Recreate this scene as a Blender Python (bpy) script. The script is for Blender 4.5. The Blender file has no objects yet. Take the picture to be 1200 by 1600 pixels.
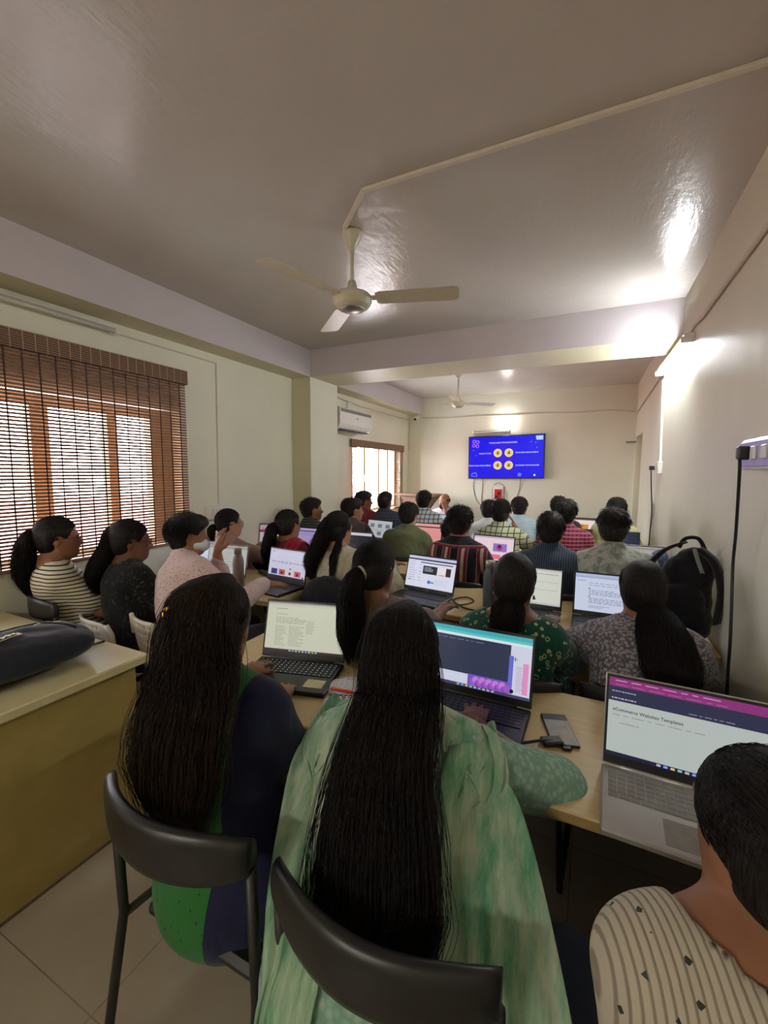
import bpy, math, random
import numpy as np
from mathutils import Vector, Matrix
random.seed(7); RNG = np.random.default_rng(7)
C = bpy.context.scene.collection
SC = bpy.context.scene
PI = math.pi
def lin(r, g, b):
    f = lambda c: (c/255/12.92) if c/255 <= .04045 else ((c/255+.055)/1.055)**2.4
    return (f(r), f(g), f(b), 1)

# ------------------------------------------------------------------ camera
CAMZ = 1.54
YAW, PITCH, ROLL, FPX = 0.4491, 0.0965, 0.0057, 666.2
cd = bpy.data.cameras.new('camera'); cam = bpy.data.objects.new('camera', cd); C.objects.link(cam)
cd.sensor_fit = 'VERTICAL'; cd.sensor_height = 24; cd.lens = 24*FPX/1600; cd.clip_start = .02
_F = Vector((-math.sin(YAW)*math.cos(PITCH), math.cos(YAW)*math.cos(PITCH), -math.sin(PITCH)))
_R = Vector((math.cos(YAW), math.sin(YAW), 0)); _U = _R.cross(_F)
_R2 = _R*math.cos(ROLL)+_U*math.sin(ROLL); _U2 = -_R*math.sin(ROLL)+_U*math.cos(ROLL)
_m = Matrix((_R2, _U2, -_F)).transposed().to_4x4(); _m.translation = (0, 0, CAMZ)
cam.matrix_world = _m
SC.camera = cam

# ------------------------------------------------------------------ world, daylight, exposure
SC.view_settings.view_transform = 'Standard'; SC.view_settings.look = 'None'
SC.view_settings.gamma = 1; SC.view_settings.use_curve_mapping = False
SC.view_settings.exposure = 0.38
SC.cycles.use_denoising = True
SC.cycles.max_bounces = 7; SC.cycles.diffuse_bounces = 5; SC.cycles.glossy_bounces = 3
SC.cycles.transparent_max_bounces = 6; SC.cycles.caustics_reflective = False; SC.cycles.caustics_refractive = False
SC.cycles.sample_clamp_indirect = 4
w = bpy.data.worlds.new('daylight_sky'); SC.world = w; w.use_nodes = True
w.node_tree.nodes['Background'].inputs[0].default_value = (.93, .92, 1.0, 1)
SKY = 19
w.node_tree.nodes['Background'].inputs[1].default_value = SKY
def area(name, loc, rot, sx, sy, power, col, portal=False):
    l = bpy.data.lights.new(name, 'AREA'); l.shape = 'RECTANGLE'; l.size = sx; l.size_y = sy
    l.energy = power; l.color = col
    if portal: l.cycles.is_portal = True
    o = bpy.data.objects.new(name, l); C.objects.link(o); o.location = loc; o.rotation_euler = rot
    return o
area('window_portal', (-3.32, 1.36, 1.42), (0, -PI/2, 0), 1.2, 2.1, 1, (1, 1, 1), True)
area('window_portal', (-3.32, 5.92, 1.5), (0, -PI/2, 0), 1.0, 1.7, 1, (1, 1, 1), True)
TUBE_E, BULB_E, FILL_E = 180.0, 110.0, 200.0

# ------------------------------------------------------------------ materials
class NT:
    def __init__(s, name, rough=.6, spec=.4, metal=0):
        s.m = bpy.data.materials.new(name); s.m.use_nodes = True; s.t = s.m.node_tree; s.t.nodes.clear()
        s.b = s.n('ShaderNodeBsdfPrincipled'); o = s.n('ShaderNodeOutputMaterial'); s.l(s.b.outputs[0], o.inputs[0]); s.o = o
        s.b.inputs['Roughness'].default_value = rough; s.b.inputs['Specular IOR Level'].default_value = spec
        s.b.inputs['Metallic'].default_value = metal
        s.tc = s.n('ShaderNodeTexCoord')
    def n(s, t, **k):
        x = s.t.nodes.new(t)
        for a, v in k.items(): setattr(x, a, v)
        return x
    def l(s, a, b): s.t.links.new(a, b)
    def col(s, c):
        if isinstance(c, (tuple, list)): s.b.inputs['Base Color'].default_value = tuple(c)[:3]+(1,)
        else: s.l(c, s.b.inputs['Base Color'])
    def co(s, sc=(1, 1, 1), rot=(0, 0, 0)):
        mp = s.n('ShaderNodeMapping'); s.l(s.tc.outputs['Object'], mp.inputs[0])
        mp.inputs['Scale'].default_value = sc; mp.inputs['Rotation'].default_value = rot
        return mp.outputs[0]
    def noise(s, scale, detail=3, sc=(1, 1, 1), rough=.5):
        x = s.n('ShaderNodeTexNoise'); s.l(s.co(sc), x.inputs['Vector']); x.inputs['Scale'].default_value = scale
        x.inputs['Detail'].default_value = detail; x.inputs['Roughness'].default_value = rough
        return x.outputs[0]
    def vor(s, scale, feature='F1', sc=(1, 1, 1)):
        x = s.n('ShaderNodeTexVoronoi', feature=feature); s.l(s.co(sc), x.inputs['Vector']); x.inputs['Scale'].default_value = scale
        return x.outputs[0]
    def wave(s, scale, axis='X', dist=0, prof='SIN'):
        x = s.n('ShaderNodeTexWave', bands_direction=axis, wave_profile=prof); s.l(s.co(), x.inputs['Vector'])
        x.inputs['Scale'].default_value = scale; x.inputs['Distortion'].default_value = dist
        return x.outputs['Fac']
    def ramp(s, f, stops, const=False):
        x = s.n('ShaderNodeValToRGB'); s.l(f, x.inputs[0]); e = x.color_ramp.elements
        if const: x.color_ramp.interpolation = 'CONSTANT'
        while len(e) < len(stops): e.new(.5)
        for i, (p, c) in enumerate(stops): e[i].position = p; e[i].color = tuple(c)[:3]+(1,)
        return x.outputs[0]
    def mix(s, f, a, b):
        x = s.n('ShaderNodeMix', data_type='RGBA')
        if isinstance(f, (int, float)): x.inputs[0].default_value = f
        else: s.l(f, x.inputs[0])
        for v, i in ((a, 6), (b, 7)):
            if isinstance(v, (tuple, list)): x.inputs[i].default_value = tuple(v)[:3]+(1,)
            else: s.l(v, x.inputs[i])
        return x.outputs[2]
    def math(s, op, a, b=0.0):
        x = s.n('ShaderNodeMath', operation=op)
        for v, i in ((a, 0), (b, 1)):
            if isinstance(v, (int, float)): x.inputs[i].default_value = v
            else: s.l(v, x.inputs[i])
        return x.outputs[0]
    def bump(s, h, st=.3, d=.01):
        x = s.n('ShaderNodeBump'); x.inputs['Strength'].default_value = st; x.inputs['Distance'].default_value = d
        s.l(h, x.inputs['Height'])
        if s.b.inputs['Normal'].links: s.l(s.b.inputs['Normal'].links[0].from_socket, x.inputs['Normal'])
        s.l(x.outputs[0], s.b.inputs['Normal'])
def plain(name, c, rough=.6, spec=.4, metal=0, var=.12, ns=30, bump=0, bs=60):
    t = NT(name, rough, spec, metal); n = t.noise(ns)
    d = tuple(v*(1-var) for v in c[:3]); u = tuple(min(1, v*(1+var)) for v in c[:3])
    t.col(t.ramp(n, [(.3, d), (.7, u)]))
    if bump: t.bump(t.noise(bs, 4), bump, .004)
    return t.m
def cloth(name, c, weave=900, var=.1, wr=.5):
    t = NT(name, .85, .15); n = t.noise(14, 4)
    d = tuple(v*(1-var) for v in c[:3]); u = tuple(min(1, v*(1+var)) for v in c[:3])
    t.col(t.ramp(n, [(.3, d), (.7, u)])); t.b.inputs['Sheen Weight'].default_value = .15
    t.bump(t.noise(9, 3, (1, 1, .55)), wr, .03); t.bump(t.noise(weave/4, 1), .15, .001)
    return t
def stripes(name, a, b, scale, axis='Z', duty=.62, dist=.6, third=None):
    t = cloth(name, a); f = t.wave(scale, axis, dist)
    c = t.ramp(f, [(0, a), (duty, b)], True)
    if third:
        g = t.wave(scale/2, axis, dist); c = t.mix(t.ramp(g, [(0, (0, 0, 0)), (.93, (1, 1, 1))], True), c, third)
    t.col(c); return t.m
def plaid(name, base, line, scale=9, thick=.93, line2=None):
    t = cloth(name, base)
    fx = t.ramp(t.wave(scale, 'X', .3), [(0, (0, 0, 0)), (thick, (1, 1, 1))], True)
    fz = t.ramp(t.wave(scale, 'Z', .3), [(0, (0, 0, 0)), (thick, (1, 1, 1))], True)
    c = t.mix(fx, base, line); c = t.mix(fz, c, line2 or line); t.col(c); return t.m
def dots(name, base, dot, scale, thr=.25, ring=None, wr=.5):
    t = cloth(name, base, wr=wr); v = t.vor(scale)
    st = [(0, dot), (thr, base)] if ring is None else [(0, base), (ring, dot), (thr, base)]
    n = t.noise(6, 2); t.col(t.mix(t.ramp(n, [(.35, (0, 0, 0)), (.5, (1, 1, 1))]), base, t.ramp(v, st, True))); return t.m
def mottled(name, a, b, scale, lo=.4, hi=.6, sc=(1, 1, 1)):
    t = cloth(name, a); t.col(t.ramp(t.noise(scale, 6, sc, .7), [(lo, a), (hi, b)])); return t
def emit(name, c, s):
    t = NT(name); t.b.inputs['Emission Color'].default_value = tuple(c)[:3]+(1,); t.b.inputs['Emission Strength'].default_value = s
    t.col(c); return t.m

M = {}
# walls: cream enamel paint, slightly uneven plaster
def wallmat(name, c, rough=.42, amp=.35):
    t = NT(name, rough, .35); n = t.noise(1.3, 3)
    t.col(t.ramp(n, [(.3, tuple(v*.93 for v in c[:3])), (.7, tuple(v*1.03 for v in c[:3]))]))
    t.bump(t.noise(7, 4, (1, 1, .35)), amp, .006); t.bump(t.noise(160, 2), .12, .002); return t.m
M['wall'] = wallmat('cream_wall_paint', lin(229, 227, 208))
M['pillar'] = wallmat('pale_cream_paint', lin(236, 234, 214))
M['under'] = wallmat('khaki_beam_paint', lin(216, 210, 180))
M['beam'] = wallmat('lilac_beam_paint', lin(212, 203, 206), .3)
t = NT('lilac_ceiling_enamel', .22, .35)
t.col(t.ramp(t.noise(.9, 4), [(.3, lin(190, 184, 176)), (.7, lin(202, 196, 190))]))
t.bump(t.noise(3.5, 4), .55, .012); t.bump(t.noise(55, 3, (1, .25, 1)), .55, .003); t.bump(t.noise(400, 2), .12, .001)
M['ceiling'] = t.m
t = NT('beige_floor_tile', .16, .5)
br = t.n('ShaderNodeTexBrick'); t.l(t.co(), br.inputs['Vector']); br.offset = 0
br.inputs['Scale'].default_value = 1; br.inputs['Brick Width'].default_value = .6; br.inputs['Row Height'].default_value = .6
br.inputs['Mortar Size'].default_value = .002
br.inputs['Color1'].default_value = lin(176, 164, 146); br.inputs['Color2'].default_value = lin(170, 158, 140); br.inputs['Mortar'].default_value = lin(120, 110, 95)
t.col(t.mix(t.ramp(t.noise(2.5, 5), [(.35, (0, 0, 0)), (.75, (.5, .5, .5))]), br.outputs[0], lin(196, 186, 168)))
M['floor'] = t.m
def wood(name, a, b, rough=.35, sc=(3, 26, 26)):
    t = NT(name, rough, .4); t.col(t.ramp(t.noise(2.2, 5, sc, .6), [(.3, a), (.7, b)])); t.bump(t.noise(120, 2), .06, .001); return t.m
M['desk'] = wood('pale_maple_laminate', lin(205, 182, 134), lin(220, 198, 150), .3)
M['desk_edge'] = wood('tan_edge_band', lin(170, 142, 92), lin(186, 158, 104))
M['olive'] = wood('mustard_laminate_panel', lin(170, 150, 88), lin(182, 161, 98), .4, (4, 4, 4))
M['desk_l'] = wood('cream_laminate_top', lin(212, 200, 154), lin(222, 212, 168), .35, (4, 4, 4))
M['frame_wood'] = wood('honey_window_wood', lin(150, 126, 82), lin(170, 146, 100), .4, (20, 20, 2))
M['bamboo'] = wood('brown_bamboo', lin(120, 86, 66), lin(150, 112, 90), .6, (30, 2, 30))
M['bamboo_d'] = plain('dark_bamboo_string', lin(60, 34, 30), .8)
t = NT('bamboo_valance_weave', .65, .3); _h = t.ramp(t.wave(24, 'Z', .2), [(0, lin(70, 48, 40)), (.45, lin(128, 98, 80)), (1, lin(150, 120, 98))]); _v = t.ramp(t.wave(5.2, 'Y', .1), [(0, (0, 0, 0)), (.985, (1, 1, 1))], True); t.col(t.mix(_v, _h, lin(190, 165, 130))); t.bump(t.wave(24, 'Z', .2), .5, .003); M['valance'] = t.m
M['black'] = plain('black_plastic', lin(26, 25, 26), .4, .5)
M['blackm'] = plain('black_powder_coat', lin(24, 22, 22), .45, .5)
M['blackc'] = cloth('black_nylon', lin(26, 26, 29)).m
M['navyc'] = cloth('dark_navy_nylon', lin(30, 33, 42)).m
M['white'] = plain('white_plastic', lin(232, 230, 224), .35, .5, var=.02)
M['offw'] = plain('ivory_fan_enamel', lin(208, 202, 176), .35, .5, var=.05)
M['cream'] = plain('cream_moulded_plastic', lin(226, 216, 194), .4, .4, var=.03)
M['duct'] = plain('ivory_pvc_duct', lin(214, 204, 186), .5, .3, var=.05)
M['grey'] = plain('grey_plastic', lin(120, 120, 120), .5)
M['darkgrey'] = plain('charcoal_plastic', lin(52, 52, 55), .45)
M['silver'] = plain('silver_aluminium', lin(190, 186, 182), .35, .5, .5, var=.03)
M['keyd'] = plain('dark_keys', lin(34, 34, 38), .5, .5)
M['keys'] = plain('silver_keys', lin(150, 146, 142), .5, .4)
M['red'] = plain('red_plastic', lin(200, 34, 30), .4)
M['steel'] = plain('brushed_steel', lin(170, 165, 158), .35, .5, .8)
M['flask'] = plain('taupe_flask_enamel', lin(150, 134, 122), .4)
M['flaskd'] = plain('slate_flask_enamel', lin(70, 74, 84), .4)
M['gold'] = plain('gold_metal', lin(200, 160, 80), .35, .5, .8)
M['brown'] = plain('brown_canvas', lin(120, 98, 84), .7)
M['paper'] = plain('white_paper', lin(226, 222, 224), .8, .2, var=.03)
M['ink'] = plain('blue_black_ink', lin(50, 52, 80), .8)
M['orange'] = plain('orange_plastic', lin(240, 80, 30), .4)
M['sticker'] = plain('cream_sticker', lin(224, 216, 170), .6)
M['lens'] = plain('black_gloss_lens', lin(8, 8, 10), .08, .6)
M['eyew'] = plain('eye_white', lin(225, 220, 215), .25, .5, var=.02)
M['iris'] = plain('brown_iris', lin(35, 20, 14), .15, .5)
M['mask'] = cloth('white_mask_fabric', lin(214, 222, 228)).m
M['tube_on'] = emit('lit_fluorescent_tube', (.93, .97, 1), TUBE_E)
M['tube_fill'] = emit('added_fill_tube', (1, .95, .87), FILL_E)
M['bulb'] = emit('lit_led_bulb', (1, .95, .9), BULB_E)
M['tube_off'] = plain('unlit_frosted_tube', lin(215, 212, 200), .3, .5, var=.02)
t = NT('clear_window_glass', .02, .5); g = t.n('ShaderNodeBsdfGlass'); tr = t.n('ShaderNodeBsdfTransparent'); gl = t.n('ShaderNodeBsdfGlossy'); mx = t.n('ShaderNodeMixShader')
t.t.nodes.remove(g); gl.inputs['Roughness'].default_value = .03; mx.inputs[0].default_value = .07
t.l(tr.outputs[0], mx.inputs[1]); t.l(gl.outputs[0], mx.inputs[2]); t.l(mx.outputs[0], t.o.inputs[0]); M['glass'] = t.m
t = NT('lcd_screen', .3, .4); a = t.n('ShaderNodeAttribute'); a.attribute_name = 'Col'; t.col((.01, .01, .012)); t.b.inputs['Roughness'].default_value = .3; t.b.inputs['Specular IOR Level'].default_value = .2
t.l(a.outputs[0], t.b.inputs['Emission Color']); t.b.inputs['Emission Strength'].default_value = .66; M['lcd'] = t.m
def hairmat(name, c, sc=(80, 80, 5)):
    t = NT(name, .5, .14); t.col(t.ramp(t.noise(3, 4, sc), [(.35, tuple(v*.5 for v in c[:3])), (.7, tuple(v*2.6 for v in c[:3]))]))  # sheen of the strands is painted in as lighter streaks of colour
    t.bump(t.noise(4, 3, sc), .7, .006); return t.m
M['hair'] = hairmat('black_hair', (.0095, .0075, .007)); M['hairb'] = hairmat('dark_brown_hair', (.016, .010, .007))
M['hairm'] = hairmat('short_black_hair', (.011, .009, .0085), (30, 30, 30))
def skinmat(name, c):
    t = NT(name, .5, .35); t.col(t.ramp(t.noise(12, 3), [(.3, tuple(v*.85 for v in c[:3])), (.7, tuple(v*1.1 for v in c[:3]))]))
    t.b.inputs['Subsurface Weight'].default_value = .08; t.b.inputs['Subsurface Radius'].default_value = (.01, .004, .002)
    t.bump(t.noise(220, 2), .08, .001); return t.m
M['skin'] = skinmat('brown_skin', lin(150, 104, 78)); M['skind'] = skinmat('deep_brown_skin', lin(118, 78, 58)); M['skinl'] = skinmat('light_brown_skin', lin(184, 138, 110))

# ------------------------------------------------------------------ mesh helpers
def mkmesh(name, verts, faces, mats, fm=None, smooth=True):
    me = bpy.data.meshes.new(name)
    me.from_pydata([tuple(v) for v in verts], [], faces)
    for m in (mats if isinstance(mats, (list, tuple)) else [mats]): me.materials.append(m)
    if fm is not None: me.polygons.foreach_set('material_index', np.array(fm, dtype=np.int32))
    if smooth: me.polygons.foreach_set('use_smooth', np.ones(len(me.polygons), dtype=bool))
    me.update(); return me
def link(name, me, parent=None, loc=(0, 0, 0), rot=(0, 0, 0)):
    o = bpy.data.objects.new(name, me); C.objects.link(o); o.location = loc; o.rotation_euler = rot
    if parent: o.parent = parent
    return o
def tag(o, label, cat=None, group=None):
    o['label'] = label
    if cat: o['category'] = cat
    if group: o['group'] = group
    return o
def thing(name, label, cat, loc=(0, 0, 0), rz=0, group=None):
    o = bpy.data.objects.new(name, None); C.objects.link(o); o.location = loc; o.rotation_euler = (0, 0, rz)
    o.empty_display_size = .1
    return tag(o, label, cat, group)
class B:
    """collects simple solids into one mesh"""
    def __init__(s): s.v = []; s.f = []; s.m = []; s.mi = 0
    def _add(s, v, f):
        n = len(s.v); s.v += [tuple(x) for x in v]; s.f += [tuple(i+n for i in q) for q in f]; s.m += [s.mi]*len(f); return s
    def mat(s, i): s.mi = i; return s
    def box(s, x0, y0, z0, x1, y1, z1, bev=0, T=None):
        if bev <= 0:
            v = [(x, y, z) for x in (x0, x1) for y in (y0, y1) for z in (z0, z1)]
            f = [(0, 1, 3, 2), (4, 6, 7, 5), (0, 4, 5, 1), (2, 3, 7, 6), (0, 2, 6, 4), (1, 5, 7, 3)]
        else:
            # bevelled box: 8 corners x 3 verts
            v = []; idx = {}
            for i, x in enumerate((x0, x1)):
                for j, y in enumerate((y0, y1)):
                    for k, z in enumerate((z0, z1)):
                        sx, sy, sz = (1-2*i)*bev, (1-2*j)*bev, (1-2*k)*bev
                        idx[i, j, k] = len(v); v += [(x, y+sy, z+sz), (x+sx, y, z+sz), (x+sx, y+sy, z)]
            g = lambda i, j, k, a: idx[i, j, k]+a
            f = [(g(0,0,0,0), g(0,0,1,0), g(0,1,1,0), g(0,1,0,0)), (g(1,0,0,0), g(1,1,0,0), g(1,1,1,0), g(1,0,1,0)),
                 (g(0,0,0,1), g(1,0,0,1), g(1,0,1,1), g(0,0,1,1)), (g(0,1,0,1), g(0,1,1,1), g(1,1,1,1), g(1,1,0,1)),
                 (g(0,0,0,2), g(0,1,0,2), g(1,1,0,2), g(1,0,0,2)), (g(0,0,1,2), g(1,0,1,2), g(1,1,1,2), g(0,1,1,2))]
            for k in (0, 1):
                for i in (0, 1):
                    for j in (0, 1): f.append((g(i,j,k,0), g(i,j,k,1), g(i,j,k,2)))
                for i in (0, 1): f.append((g(i,0,k,0), g(i,1,k,0), g(i,1,k,2), g(i,0,k,2)))
                for j in (0, 1): f.append((g(0,j,k,1), g(1,j,k,1), g(1,j,k,2), g(0,j,k,2)))
            for i in (0, 1):
                for j in (0, 1): f.append((g(i,j,0,0), g(i,j,0,1), g(i,j,1,1), g(i,j,1,0)))
        if T is not None: v = [tuple(T @ Vector(q)) for q in v]
        return s._add(v, f)
    def tube(s, pts, r, n=8, cap=True):
        pts = [Vector(q) for q in pts]; R = r if isinstance(r, (list, tuple)) else [r]*len(pts)
        t0 = (pts[1]-pts[0]).normalized(); a = Vector((0, 0, 1)) if abs(t0.z) < .9 else Vector((1, 0, 0))
        nrm = (a - t0*a.dot(t0)).normalized(); v = []
        for i, q in enumerate(pts):
            t = (pts[min(i+1, len(pts)-1)]-pts[max(i-1, 0)]).normalized()
            nrm = (nrm - t*nrm.dot(t)).normalized(); b = t.cross(nrm)
            for k in range(n):
                th = 2*PI*k/n; v.append(q+nrm*(R[i]*math.cos(th))+b*(R[i]*math.sin(th)))
        f = [(i*n+k, i*n+(k+1) % n, (i+1)*n+(k+1) % n, (i+1)*n+k) for i in range(len(pts)-1) for k in range(n)]
        if cap: f += [tuple(range(n))[::-1], tuple((len(pts)-1)*n+k for k in range(n))]
        return s._add(v, f)
    def lathe(s, prof, n=24, T=None):
        v = [(r*math.cos(2*PI*k/n), r*math.sin(2*PI*k/n), z) for r, z in prof for k in range(n)]
        f = [(i*n+k, i*n+(k+1) % n, (i+1)*n+(k+1) % n, (i+1)*n+k) for i in range(len(prof)-1) for k in range(n)]
        f += [tuple(range(n))[::-1], tuple((len(prof)-1)*n+k for k in range(n))]
        if T is not None: v = [tuple(T @ Vector(q)) for q in v]
        return s._add(v, f)
    def prism(s, poly, d0, d1, axis='y', T=None):
        """extrude 2d polygon (x,z) along y (or (x,y) along z, (y,z) along x)"""
        mk = {'y': lambda a, b, d: (a, d, b), 'z': lambda a, b, d: (a, b, d), 'x': lambda a, b, d: (d, a, b)}[axis]
        n = len(poly); v = [mk(a, b, d0) for a, b in poly]+[mk(a, b, d1) for a, b in poly]
        f = [(k, (k+1) % n, n+(k+1) % n, n+k) for k in range(n)]+[tuple(range(n))[::-1], tuple(range(n, 2*n))]
        if T is not None: v = [tuple(T @ Vector(q)) for q in v]
        return s._add(v, f)
    def grid(s, P):
        """P: (a,b,3) surface"""
        a, b = P.shape[:2]
        f = [(i*b+j, i*b+j+1, (i+1)*b+j+1, (i+1)*b+j) for i in range(a-1) for j in range(b-1)]
        return s._add(P.reshape(-1, 3).tolist(), f)
    def go(s, name, mats, parent=None, loc=(0, 0, 0), rot=(0, 0, 0), smooth=False):
        return link(name, mkmesh(name, s.v, s.f, mats, s.m, smooth), parent, loc, rot)
def struct(o): o['kind'] = 'structure'; return o
def auto_smooth(o, ang=.6):
    me = o.data; me.polygons.foreach_set('use_smooth', np.ones(len(me.polygons), dtype=bool))
    try: me.set_sharp_from_angle(angle=ang)
    except Exception: pass
    return o
def solid(o, t=.003, off=0):
    m = o.modifiers.new('Solidify', 'SOLIDIFY'); m.thickness = t; m.offset = off; return o

# ------------------------------------------------------------------ implicit surfaces (smooth organic bodies)
def V(*a): return np.array(a, dtype=np.float64)
def cap(a, b, ra, rb=None, k=.03): return ('c', np.array(a, float), np.array(b, float), ra, ra if rb is None else rb, k)
def ell(c, r, R=None, k=.04): return ('e', np.array(c, float), np.array(r, float), np.eye(3) if R is None else np.array(R, float), k)
def pbb(q):
    if q[0] == 'c':
        r = max(q[3], q[4]); return np.minimum(q[1], q[2])-r, np.maximum(q[1], q[2])+r
    r = np.max(q[2]); e = np.sqrt(((q[3]*q[2])**2).sum(1)); return q[1]-e, q[1]+e
def peval(q, P):
    if q[0] == 'c':
        ba = q[2]-q[1]; pa = P-q[1]; h = np.clip((pa@ba)/max(ba@ba, 1e-9), 0, 1)
        return np.linalg.norm(pa-h[..., None]*ba, axis=-1)-(q[3]+(q[4]-q[3])*h)
    L = (P-q[1])@q[3]; k0 = np.linalg.norm(L/q[2], axis=-1); k1 = np.linalg.norm(L/(q[2]**2), axis=-1)
    return k0*(k0-1)/np.maximum(k1, 1e-9)
def smin(a, b, k):
    h = np.maximum(k-np.abs(a-b), 0)/k; return np.minimum(a, b)-h*h*k*.25
def sdf_at(prims, P):
    F = np.full(P.shape[:-1], 1.0)
    for q in prims: F = smin(F, peval(q, P), q[-1])
    return F
def sdf_mesh(prims, h, post=None, pad=0):
    bb = [pbb(q) for q in prims]; lo = np.min([b[0] for b in bb], 0)-3*h-pad; hi = np.max([b[1] for b in bb], 0)+3*h+pad
    n = np.ceil((hi-lo)/h).astype(int)+1; F = np.full(n, 1.0, dtype=np.float32)
    ax = [lo[i]+h*np.arange(n[i]) for i in range(3)]
    for q, b in zip(prims, bb):
        mg = q[-1]+3*h
        i0 = np.clip(np.floor((b[0]-mg-lo)/h).astype(int), 0, n); i1 = np.clip(np.ceil((b[1]+mg-lo)/h).astype(int)+1, 0, n)
        X, Y, Z = np.meshgrid(ax[0][i0[0]:i1[0]], ax[1][i0[1]:i1[1]], ax[2][i0[2]:i1[2]], indexing='ij')
        P = np.stack([X, Y, Z], -1); s = (slice(i0[0], i1[0]), slice(i0[1], i1[1]), slice(i0[2], i1[2]))
        F[s] = smin(F[s], peval(q, P), q[-1])
    if post is not None:
        X, Y, Z = np.meshgrid(*ax, indexing='ij'); F = post(F, np.stack([X, Y, Z], -1))
    # surface nets
    ins = F < 0; cnt = np.zeros(n-1, dtype=np.int8)
    for dx in (0, 1):
        for dy in (0, 1):
            for dz in (0, 1): cnt += ins[dx:n[0]-1+dx, dy:n[1]-1+dy, dz:n[2]-1+dz]
    act = np.argwhere((cnt > 0) & (cnt < 8))
    if len(act) == 0: return np.zeros((0, 3)), []
    idx = -np.ones(n-1, dtype=np.int64); idx[tuple(act.T)] = np.arange(len(act))
    acc = np.zeros((len(act), 3)); num = np.zeros(len(act))
    cs = [(a, b, c) for a in (0, 1) for b in (0, 1) for c in (0, 1)]
    for a in cs:
        for b in cs:
            if sum(abs(a[i]-b[i]) for i in range(3)) == 1 and a < b:
                fa = F[act[:, 0]+a[0], act[:, 1]+a[1], act[:, 2]+a[2]]; fb = F[act[:, 0]+b[0], act[:, 1]+b[1], act[:, 2]+b[2]]
                m = (fa < 0) != (fb < 0); t = np.where(m, fa/np.where(m, fa-fb, 1), 0)
                acc += m[:, None]*(np.array(a)+t[:, None]*(np.array(b)-np.array(a))); num += m
    vt = lo+h*(act+acc/num[:, None]); faces = []
    for ax_ in range(3):
        o = [0, 0, 0]; o[ax_] = 1
        A = ins[:n[0]-o[0], :n[1]-o[1], :n[2]-o[2]]; Bm = ins[o[0]:, o[1]:, o[2]:]
        u, v = (ax_+1) % 3, (ax_+2) % 3
        e = np.argwhere(A != Bm); e = e[(e[:, u] > 0) & (e[:, v] > 0) & (e[:, u] < n[u]-1) & (e[:, v] < n[v]-1)]
        if len(e) == 0: continue
        q = []
        for du, dv in ((-1, -1), (0, -1), (0, 0), (-1, 0)):
            c = e.copy(); c[:, u] += du; c[:, v] += dv; q.append(idx[tuple(c.T)])
        q = np.stack(q, 1); fl = ~A[tuple(e.T)]; q[fl] = q[fl][:, ::-1]; faces.append(q)
    f = np.concatenate(faces); f = f[(f >= 0).all(1)]
    for _ in range(2):   # light relaxation
        s = np.zeros_like(vt); c = np.zeros(len(vt))
        for a, b in ((0, 1), (1, 2), (2, 3), (3, 0)):
            np.add.at(s, f[:, a], vt[f[:, b]]); np.add.at(s, f[:, b], vt[f[:, a]]); np.add.at(c, f[:, a], 1); np.add.at(c, f[:, b], 1)
        vt = vt*.6+.4*s/np.maximum(c, 1)[:, None]
    return vt, f.tolist()
def vnorm(vt, f):
    F_ = np.array(f); nrm = np.cross(vt[F_[:, 2]]-vt[F_[:, 0]], vt[F_[:, 3]]-vt[F_[:, 1]]); o = np.zeros_like(vt)
    for k in range(4): np.add.at(o, F_[:, k], nrm)
    return o/np.maximum(np.linalg.norm(o, axis=1), 1e-12)[:, None]
def wob(P, seed, freq, sc=(1, 1, 1)):
    r = np.random.default_rng(seed); o = np.zeros(len(P)); Q = P*np.array(sc)
    for i in range(7):
        d = r.normal(size=3); d /= np.linalg.norm(d); fr = freq*r.uniform(.6, 1.8)
        o += np.sin(Q@d*fr+r.uniform(0, 6)+1.4*np.sin(Q@np.roll(d, 1)*fr*.6))
    return o/7

# ------------------------------------------------------------------ people
def rz(a): return np.array([[math.cos(a), -math.sin(a), 0], [math.sin(a), math.cos(a), 0], [0, 0, 1]])
def rx(a): return np.array([[1, 0, 0], [0, math.cos(a), -math.sin(a)], [0, math.sin(a), math.cos(a)]])
def ry(a): return np.array([[math.cos(a), 0, math.sin(a)], [0, 1, 0], [-math.sin(a), 0, math.cos(a)]])
def unit(v): return v/max(np.linalg.norm(v), 1e-9)
def strands(paths, r, n=3):
    """paths: (k, m, 3) -> tapered tubes"""
    k, m, _ = paths.shape
    t = np.zeros_like(paths); t[:, 1:-1] = paths[:, 2:]-paths[:, :-2]; t[:, 0] = paths[:, 1]-paths[:, 0]; t[:, -1] = paths[:, -1]-paths[:, -2]
    t /= np.maximum(np.linalg.norm(t, axis=2, keepdims=True), 1e-9)
    a = np.cross(t, np.array([.3, .5, .81])); a /= np.maximum(np.linalg.norm(a, axis=2, keepdims=True), 1e-9); b = np.cross(t, a)
    rr = (r*np.minimum(1, 1.35-np.linspace(0, 1, m)**2))[None, :, None]
    v = np.stack([paths+rr*(math.cos(2*PI*j/n)*a+math.sin(2*PI*j/n)*b) for j in range(n)], 2)
    base = (np.arange(k)*m*n)[:, None, None]+(np.arange(m-1)*n)[None, :, None]; j = np.arange(n)[None, None, :]; j2 = (j+1) % n
    f = np.stack([base+j, base+j2, base+n+j2, base+n+j], -1).reshape(-1, 4)
    return v.reshape(-1, 3), f.tolist()
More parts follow.
